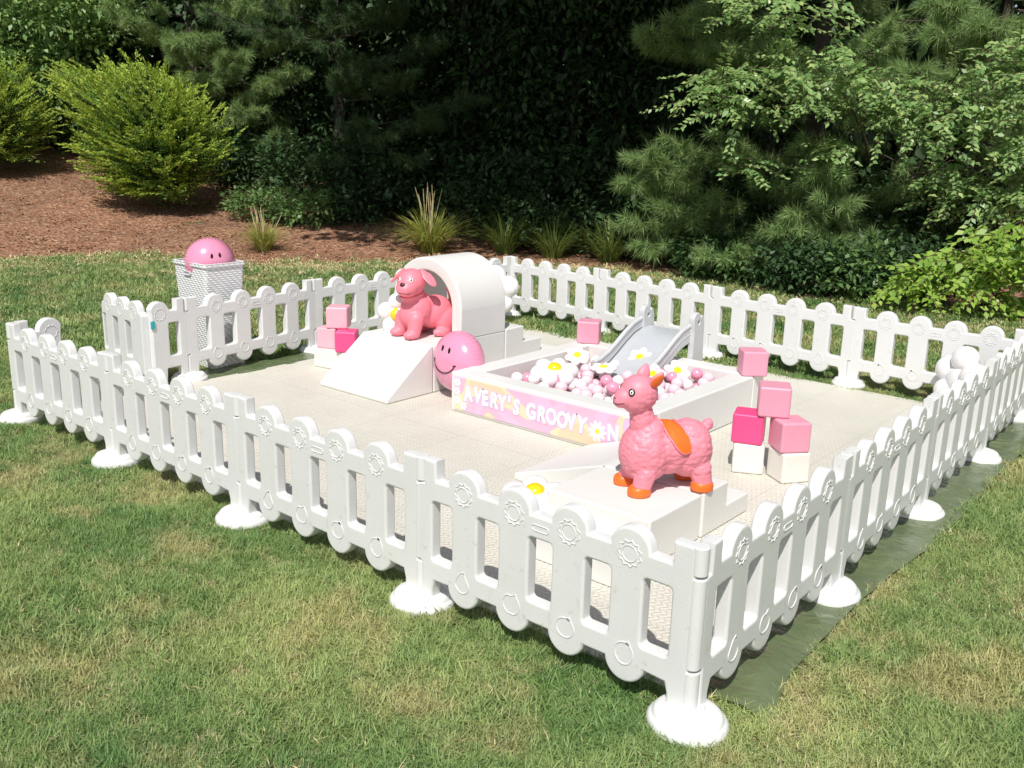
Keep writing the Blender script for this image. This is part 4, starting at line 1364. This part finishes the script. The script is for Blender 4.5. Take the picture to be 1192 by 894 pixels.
def juniper(name, label, base, H, r, mat, ns, sd, group):
    x, y = base
    rt = veg_root(name, label, 'shrub', x, y, group)
    z0 = float(hgt(x, y))
    lst, P_, D_, L_ = [], [], [], []
    cz = z0 + H * .50
    left = np.array([-R2[0], -R2[1], 0])
    # boughs: each carries a fan of feathery plumes, with dark gaps between the boughs
    nb = max(20, ns // 7)
    for k in range(nb):
        sn = -.86 + 1.86 * (k + .5) / nb
        az = k * 2.39996 + rng.normal(0, .2)
        cs = math.sqrt(max(0, 1 - min(1, sn * sn)))
        o = np.array([math.cos(az) * cs, math.sin(az) * cs, sn])
        rr_ = r * (1 + .27 * noise.noise(Vector((o[0] * 2, o[1] * 2, o[2] * 2 + sd))))
        lf = max(0, float(o @ left))
        tip = np.array([x, y, cz]) + o * np.array([rr_, rr_, H * .46])
        if sn > .1: tip = tip + (left + np.array([0, 0, .75])) * .58 * lf * min(1, sn + .4)
        hub = np.array([x, y, z0 + H * .22])
        d0 = unit(unit(tip - hub) * .75 + np.array([o[0], o[1], .12]) * .5 + left * .22)
        st0 = tip - d0 * .75
        lst.append((limb(hub, tip - d0 * .15, .03, 5, .05), [.022, .018, .012, .007, .003]))
        for q in range(8):
            d = unit(d0 + rng.normal(0, .26, 3) * np.array([1, 1, .5]))
            ln = rng.uniform(.50, .95) * (1 + .35 * lf)
            tp = tip + rng.normal(0, .16, 3) * np.array([1, 1, .5]) + d * rng.uniform(-.25, .10)
            s0 = tp - d * ln
            m = int(120 * ln)
            f = rng.uniform(0, 1, m) ** .8
            pp = s0 + d * (ln * f)[:, None]
            pp[:, 2] += .10 * f ** 2 - .05 * f ** 6
            sd_ = unit(np.cross(d, [0, 0, 1]))
            w = (.085 * (1 - f * .86))[:, None]
            a_ = rng.normal(0, 1, (m, 1)) * w; b_ = rng.normal(0, .35, (m, 1)) * w
            P_.append(pp + sd_ * a_ + np.array([0, 0, 1]) * b_)
            D_.append(d[None] + sd_ * np.sign(a_) * .45 + rng.normal(0, .16, (m, 3)) + np.array([0, 0, .15])); L_.append(np.where(f > .62 - .25 * max(0, sn), 1, -1) * rng.uniform(.035, .065, m))
    P_, D_, L_ = np.concatenate(P_), np.concatenate(D_), np.concatenate(L_)
    ok = P_[:, 2] > hgt(P_[:, 0], P_[:, 1]) + .03
    P_, D_, L_ = P_[ok], D_[ok], L_[ok]
    branches_part('stems', lst, M['twig'], rt, 5)
    for nm, sel, mm in (('young_foliage', L_ > 0, mat), ('foliage', L_ < 0, M['junipergreen'])):
        V, q = leaves(P_[sel], D_[sel], rvec(sel.sum()) * .7 + np.array([0, -.4, .8]), abs(L_[sel]), abs(L_[sel]) * .42)
        loc_part(nm, V, q, None, mm, rt)
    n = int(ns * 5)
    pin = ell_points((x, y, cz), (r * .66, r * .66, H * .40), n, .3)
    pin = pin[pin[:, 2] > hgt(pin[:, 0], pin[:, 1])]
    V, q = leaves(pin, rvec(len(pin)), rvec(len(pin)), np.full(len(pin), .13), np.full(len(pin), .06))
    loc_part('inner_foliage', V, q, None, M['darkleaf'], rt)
    return rt

def tussock(name, label, base, n, L, mat, w=.012, lean=.6, group=None, stalks=0):
    x, y = base
    rt = veg_root(name, label, 'plant', x, y, group); z0 = float(hgt(x, y))
    V, Q_, T_ = [], [], []
    for k in range(n):
        az = rng.uniform(0, 2 * PI); l = L * rng.uniform(.45, 1.1); ln = lean * rng.uniform(.2, 1.5)
        d = np.array([math.cos(az), math.sin(az), 0]); s = np.array([-d[1], d[0], 0]); b0 = np.array([x, y, z0]) + d * rng.uniform(0, .10 * L / .5)
        b = len(V); ww = w * rng.uniform(.6, 1.2)
        seg = 5
        for i in range(seg):
            f = i / seg
            p = b0 + d * ln * l * f ** 1.5 + np.array([0, 0, l * (f - .42 * ln * f ** 2.6)])
            wf = ww * (1 - .6 * f); V += [p - s * wf / 2, p + s * wf / 2]
        V.append(b0 + d * ln * l + np.array([0, 0, l * (1 - .42 * ln)]))
        for i in range(seg - 1): Q_.append((b + 2 * i, b + 2 * i + 1, b + 2 * i + 3, b + 2 * i + 2))
        T_.append((b + 2 * seg - 2, b + 2 * seg - 1, b + 2 * seg))
    loc_part('blades', V, Q_, T_, mat, rt)
    if stalks:
        ls = []
        for k in range(stalks):
            a = np.array([x, y, z0]) + rng.normal(0, .05, 3) * np.array([1, 1, 0]); h = L * rng.uniform(1.0, 1.3)
            b = a + np.array([rng.normal(-.05, .14), rng.normal(0, .14), h])
            ls.append((limb(a, b, 0, 5, .02), [.004, .004, .004, .007, .003]))
        branches_part('stalks', ls, M['straw'], rt, 5)
    return rt

def sprays(name, label, base, regions, mat, leaf, group=None, nper=18, len_=(.45, .85), tr=.035, droop=.35, out=None, limbs=16):
    """arching shrub: planar leaf sprays (twig with leaves on both sides) filling regions [(centre, radii, count)]"""
    x, y = base
    rt = veg_root(name, label, 'shrub', x, y, group); z0 = float(hgt(x, y))
    out = np.array(out if out is not None else [-F2[0], -F2[1], 0.]) 
    P_, D_, N_, L_ = [], [], [], []
    lst = []; anchors = []
    for c, r, cnt_ in regions:
        A = ell_points(c, r, cnt_, .3)
        for a in A:
            if a[2] < float(hgt(a[0], a[1])) + .08: continue
            anchors.append(a)
            d = unit(out * rng.uniform(.3, 1) + rng.normal(0, .65, 3) * np.array([1, 1, .45]) + np.array([-R2[0], -R2[1], 0]) * rng.uniform(-.2, .8))
            ln = rng.uniform(*len_)
            s = unit(np.cross(d, [0, 0, 1])); up_ = np.cross(s, d)
            s = unit(s + up_ * rng.normal(0, .45)); up_ = unit(np.cross(s, d))
            tw = [a + d * ln * f + np.array([0, 0, -droop * ln * f * f]) for f in np.linspace(0, 1, 5)]
            lst.append(([tuple(p) for p in tw], [.006, .005, .004, .003, .002]))
            for k in range(nper):
                f = (k + .6) / nper
                sg = 1 if k % 2 else -1
                p = a + d * ln * f + np.array([0, 0, -droop * ln * f * f])
                dd = d * rng.uniform(.35, .8) + s * sg * rng.uniform(.7, 1) + np.array([0, 0, -.25]) + rng.normal(0, .15, 3)
                P_.append(p + rng.normal(0, .01, 3)); D_.append(dd); N_.append(up_ + rng.normal(0, .28, 3) + np.array([0, -.55, 0])); L_.append(leaf * rng.uniform(.65, 1.2) * (1 - .35 * f))
    P_, D_, N_, L_ = map(np.array, (P_, D_, N_, L_))
    V, q = leaves(P_, D_, N_, L_, L_ * .58, .12)
    sub = [anchors[i] for i in rng.choice(len(anchors), min(limbs, len(anchors)), replace=False)]
    hub = np.array([x, y, z0 + .3 * (np.mean([a[2] for a in anchors]) - z0)])
    big = [(limb((x, y, z0 - .05), hub, 0, 5, .05), list(np.linspace(tr, tr * .7, 5)))]
    for a in sub: big.append((limb(hub + rng.normal(0, .1, 3), a, .16, 7, .08), list(np.linspace(tr * .45, .006, 7))))
    branches_part('stems', big + lst, M['twig'], rt, 5)
    loc_part('foliage', V, q, None, mat, rt)
    return rt


FACE = -F2
# --- left
juniper('juniper_shrub', 'large yellow green spreading juniper on the mulch bed', place(180, 16.9), 2.45, 1.12, M['juniper'], 1000, 1, 'yellow green junipers')
juniper('juniper_shrub', 'yellow green juniper cut off by the left edge of the photo', place(-12, 18.6), 2.35, 1.15, M['juniper'], 560, 5, 'yellow green junipers')
leafy('leafy_shrub', 'tall mid green leafy shrub at the top left, behind the junipers', 'shrub', place(50, 22.0),
      [(at(40, 60, 20.6), (1.7, 1.3, 1.6)), (at(120, 10, 21), (1.3, 1.0, 1.3)), (at(20, 140, 20.6), (1.4, 1.0, 1.1)), (at(95, 120, 21), (1.2, 1.0, 1.2))], 250, 60, .23, .15, M['sunleaf'], .08)
TL = [(300, 30, 18.7), (330, 62, 18.9), (280, 82, 18.7), (352, 18, 18.7), (250, 62, 19.2), (180, 52, 19.5), (222, 74, 19.2), (150, 40, 19.7), (318, 112, 18.9), (290, 140, 18.7), (345, 95, 18.9),
      (270, 20, 19.0), (240, 110, 19.1), (375, 50, 18.9), (330, 165, 18.7)]
pine('pine_tree', 'shaded white pine with a grey trunk behind the large juniper', place(232, 21.2), 8, 3.2, M['pine'], .8, 40, 40, .17, .010, FACE, 'white pines', .22, 1, TL)
TL = [(400, 100, 17), (430, 82, 16.8), (462, 98, 16.6), (490, 145, 16.6), (420, 150, 16.8), (395, 30, 17.2), (450, 30, 17), (500, 60, 16.8), (540, 120, 16.6), (380, 190, 16.6), (470, 190, 16.4)]
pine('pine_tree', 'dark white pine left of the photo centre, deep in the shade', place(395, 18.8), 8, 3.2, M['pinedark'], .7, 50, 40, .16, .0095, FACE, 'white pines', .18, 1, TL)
TR = [(745, 178, 13.0), (772, 205, 13.1), (738, 255, 13.2), (795, 250, 13), (762, 28, 13.4), (732, 48, 13.6), (800, 18, 13.4), (930, 160, 12.7), (952, 200, 12.7), (1000, 40, 12.9), (880, 205, 12.9),
      (1010, 250, 12.9), (960, 250, 13.1), (1000, 215, 12.8), (840, 172, 13), (870, 60, 13.3), (920, 92, 13), (962, 100, 12.8), (760, 280, 13.1), (820, 225, 13), (850, 265, 13), (905, 265, 13),
      (780, 165, 13.1), (815, 60, 13.4), (725, 205, 13.3), (1060, 205, 12.8), (1080, 250, 12.8), (940, 215, 12.7), (770, 235, 13), (735, 180, 13.2), (900, 290, 12.8), (985, 285, 12.7), (930, 235, 12.0), (905, 255, 11.9), (955, 270, 11.9), (880, 285, 12.0), (1010, 265, 11.9), (940, 190, 12.0), (835, 285, 12.2), (960, 225, 11.9)]
pine('pine_tree', 'sunlit white pine at the right, its sprays reaching over the back fence', place(930, 15.4), 6.5, 3.0, M['pine'], .5, 44, 40, .18, .0095, FACE, 'white pines', .2, 1, TR)
TR = [(1060, 40, 12.9), (1110, 30, 12.7), (1160, 45, 12.7), (1085, 85, 12.7), (1030, 75, 12.9), (1140, 120, 12.6), (1180, 200, 12.6), (1120, 220, 12.7), (1150, 255, 12.6), (1060, 10, 13)]
pine('pine_tree', 'white pine at the top right, half covered by pale leaves', place(1120, 15.0), 6.5, 2.7, M['pine'], .8, 40, 40, .18, .0095, FACE, 'white pines', .18, 1, TR)
# --- dark trees in the middle
for k, (px, s) in enumerate(((330, 21.5), (455, 19.6), (560, 18.2), (660, 17.6), (760, 17.4), (860, 18.5))):
    b = place(px, s)
    lab = ('dark leafy tree between the two left pines', 'dark leafy tree behind the ornamental grass tussock', 'dark leafy tree in the middle of the shaded woods',
           'dark leafy tree behind the left end of the back fence', 'dark leafy tree just left of the sunlit pine', 'dark leafy tree hidden behind the sunlit pine')[k]
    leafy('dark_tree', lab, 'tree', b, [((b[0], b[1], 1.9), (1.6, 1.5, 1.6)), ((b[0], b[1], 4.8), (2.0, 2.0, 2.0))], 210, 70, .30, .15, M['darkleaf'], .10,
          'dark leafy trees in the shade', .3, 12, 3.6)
# tall trees with unseen crowns, added and shaped to shade the middle
for k, (cx, cy, cz, rx, ry, rz, bx, by) in enumerate(((-8.9, 6.7, 6.6, 2.0, 3.0, 1.3, -11.6, 11.6), (-6.6, 8.0, 6.7, 2.3, 3.3, 1.4, -9.0, 13.2), (-4.9, 9.8, 6.6, 1.5, 2.5, 1.3, -6.8, 14.4))):
    leafy('shade_tree', ('tall tree with unseen spreading crown added to shade the left of the woods', 'tall tree with unseen spreading crown added to shade the middle of the woods', 'tall tree with unseen spreading crown added to shade the woods behind the grey slide')[k], 'tree', (bx, by),
          [((cx, cy, cz), (rx, ry, rz)), (((cx + bx) / 2, (cy + by) / 2 + 1.5, cz + 1.6), (2.4, 2.8, 1.6))], 330, 34, .42, .26, M['darkleaf'], .18, 'tall trees with unseen crowns added for shade', .2, 22, 4.8, .6)
# far woods
def woods():
    n = 90000
    s = rng.uniform(21.5, 32, n); t = rng.uniform(-.75, .75, n) * s
    x = C2[0] + F2[0] * s + R2[0] * t; y = C2[1] + F2[1] * s + R2[1] * t
    z = hgt(x, y) + rng.uniform(0, 10.5, n)
    P_ = np.stack([x, y, z], 1)
    L_ = rng.uniform(.3, .55, n)
    V, q = leaves(P_, rvec(n) + np.array([0, 0, -.3]), rvec(n) + np.array([0, 0, .6]), L_, L_ * .6)
    me = fast_mesh('woods', V, q)
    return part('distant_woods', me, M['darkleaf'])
tag(woods(), 'dark dense woods closing the view behind the trees', 'woods', None, 'stuff')
# --- right: pale leaves draping over the pine
sprays('arching_shrub', 'pale small leaved shrub arching down over the pine at the top right', place(1010, 14.2),
       [(at(850, 100, 11.9), (.75, .6, .38), 64), (at(935, 82, 12.0), (.7, .6, .35), 52), (at(1065, 125, 11.8), (.65, .5, .38), 54), (at(870, 15, 12.3), (.8, .6, .3), 40),
        (at(1145, 70, 11.7), (.6, .6, .5), 64), (at(1170, 165, 11.6), (.4, .4, .4), 36), (at(1000, 110, 12.1), (.5, .5, .3), 26), (at(1150, 215, 11.7), (.45, .4, .3), 34), (at(1090, 190, 12.0), (.4, .4, .25), 24), (at(845, 185, 12.1), (.22, .25, .18), 8), (at(960, 165, 12.2), (.3, .3, .15), 10)],
       M['paleleaf'], .115, None, 20, droop=.22)
sprays('leafy_bush', 'bright green large leaved bush behind the far right fence corner', place(1150, 10.9),
       [(at(1120, 290, 10.4), (.50, .45, .22), 56), (at(1180, 268, 10.2), (.40, .4, .32), 54), (at(1062, 308, 10.5), (.30, .30, .14), 26), (at(1180, 345, 10.2), (.3, .3, .22), 30), (at(1110, 345, 10.3), (.35, .3, .15), 24)],
       M['brightleaf'], .125, None, 13, (.3, .55), .03, .3)
# --- undergrowth
UG = [(300, 16.4, .55, 'midleaf', 'small green plant at the right foot of the large juniper'), (355, 16.0, .5, 'midleaf', 'small bright leafed plant at the edge of the shade'),
      (405, 16.4, .6, 'darkleaf', 'small dark plant between juniper and tussock'), (620, 15.0, .8, 'darkleaf', 'dark bushy plant behind the dark grasses'),
      (700, 14.6, .8, 'darkleaf', 'dark bushy plant left of the low sunlit pine sprays'), 
      (850, 12.5, .55, 'midleaf', 'low leafy shrub behind the back fence below the pine'), (920, 11.7, .6, 'darkleaf', 'dark low shrub under the pine at the right'),
      (1000, 11.2, .6, 'midleaf', 'low shrub beside the bright green bush'), (540, 15.8, .9, 'darkleaf', 'dark plant behind the ornamental grass tussock'),
      (825, 12.9, .6, 'darkleaf', 'dark low plant behind the back fence, right of the mulch'), (960, 11.5, .6, 'darkleaf', 'dark low plant close behind the back fence at the right'),
      (1045, 11.3, .7, 'darkleaf', 'dark low plant at the left foot of the bright bush'), (440, 17.0, 1.2, 'darkleaf', 'dark understory shrub below the dark pine'), (590, 16.4, 1.4, 'darkleaf', 'dark understory shrub in the middle of the shaded woods'),
      (675, 15.8, 1.5, 'darkleaf', 'dark understory shrub behind the back fence left end'), (360, 18.0, 1.2, 'darkleaf', 'dark understory shrub behind the small bright plant'),
      (880, 14.0, 1.3, 'darkleaf', 'dark understory shrub under the sunlit pine'), (970, 13.6, 1.3, 'darkleaf', 'dark understory shrub between pine and bright bush'),
      (1060, 13.2, 1.3, 'darkleaf', 'dark understory shrub behind the bright bush'), (1150, 13.0, 1.3, 'darkleaf', 'dark understory shrub at the right edge of the photo'),
      (770, 14.6, 1.3, 'darkleaf', 'dark understory shrub left of the pine trunk'), (930, 12.9, .7, 'midleaf', 'leafy low shrub in front of the pine trunk'), (280, 19.5, 1.2, 'darkleaf', 'dark understory shrub behind the large juniper')]
for px, s, h, mk, lab in UG:
    b = place(px, s); z0 = float(hgt(*b))
    leafy('low_shrub', lab, 'shrub', b, [((b[0], b[1], z0 + h * .5), (max(.55, h * .85), max(.45, h * .7), h * .52))], int(34 + 50 * max(0, h - .6)), 40, .13 + .06 * (h > 1), .10 + .03 * (h > 1), M[mk], .02, 'low shrubs along the wood edge', .1, 8, h * .5)
tussock('grass_tussock', 'tall yellow green ornamental grass tussock with dry stalks, left of centre', place(497, 14.5), 460, .82, M['ograss'], .02, 1.0, 'ornamental grasses', 12)
tussock('grass_tussock', 'small pale dry grass tussock on the mulch behind the basket', place(303, 14.0), 300, .55, M['ograss'], .017, .8, 'ornamental grasses', 8)
for k, (px, s) in enumerate(((585, 14.6), (640, 14.3), (705, 14.0))):
    tussock('grass_tussock', ('dark green grass tussock right of the tall yellow one', 'dark green grass tussock behind the tunnel end of the back fence', 'dark green grass tussock behind the lone pink cube')[k],
            place(px, s), 300, .75, M['dgrass'], .018, .9, 'ornamental grasses')

# ------------------------------------------------------------------ LIGHT
dv = Vector((-.35, .66, -1)).normalized()
sd = bpy.data.lights.new('sun', 'SUN'); sd.energy = 4.3; sd.angle = rad(.53); sd.color = (1, .965, .905)
so = bpy.data.objects.new('sun', sd); COL.objects.link(so)
so.rotation_mode = 'QUATERNION'; so.rotation_quaternion = dv.to_track_quat('-Z', 'Y')
wd = bpy.data.worlds.new('World'); SC.world = wd; wd.use_nodes = True
nt = wd.node_tree
sky = nt.nodes.new('ShaderNodeTexSky'); sky.sky_type = 'NISHITA'; sky.sun_disc = False
sky.sun_elevation = math.asin(-dv.z); sky.sun_rotation = math.atan2(-dv.x, -dv.y)
bg = nt.nodes['Background']
hs = nt.nodes.new('ShaderNodeHueSaturation'); hs.inputs['Saturation'].default_value = .55
nt.links.new(sky.outputs[0], hs.inputs['Color']); nt.links.new(hs.outputs[0], bg.inputs[0]); bg.inputs[1].default_value = .09
vs = SC.view_settings
vs.view_transform = 'Standard'; vs.look = 'None'; vs.exposure = .04; vs.gamma = 1; vs.use_curve_mapping = False
SC.cycles.max_bounces = 8
SC.cycles.transparent_max_bounces = 8
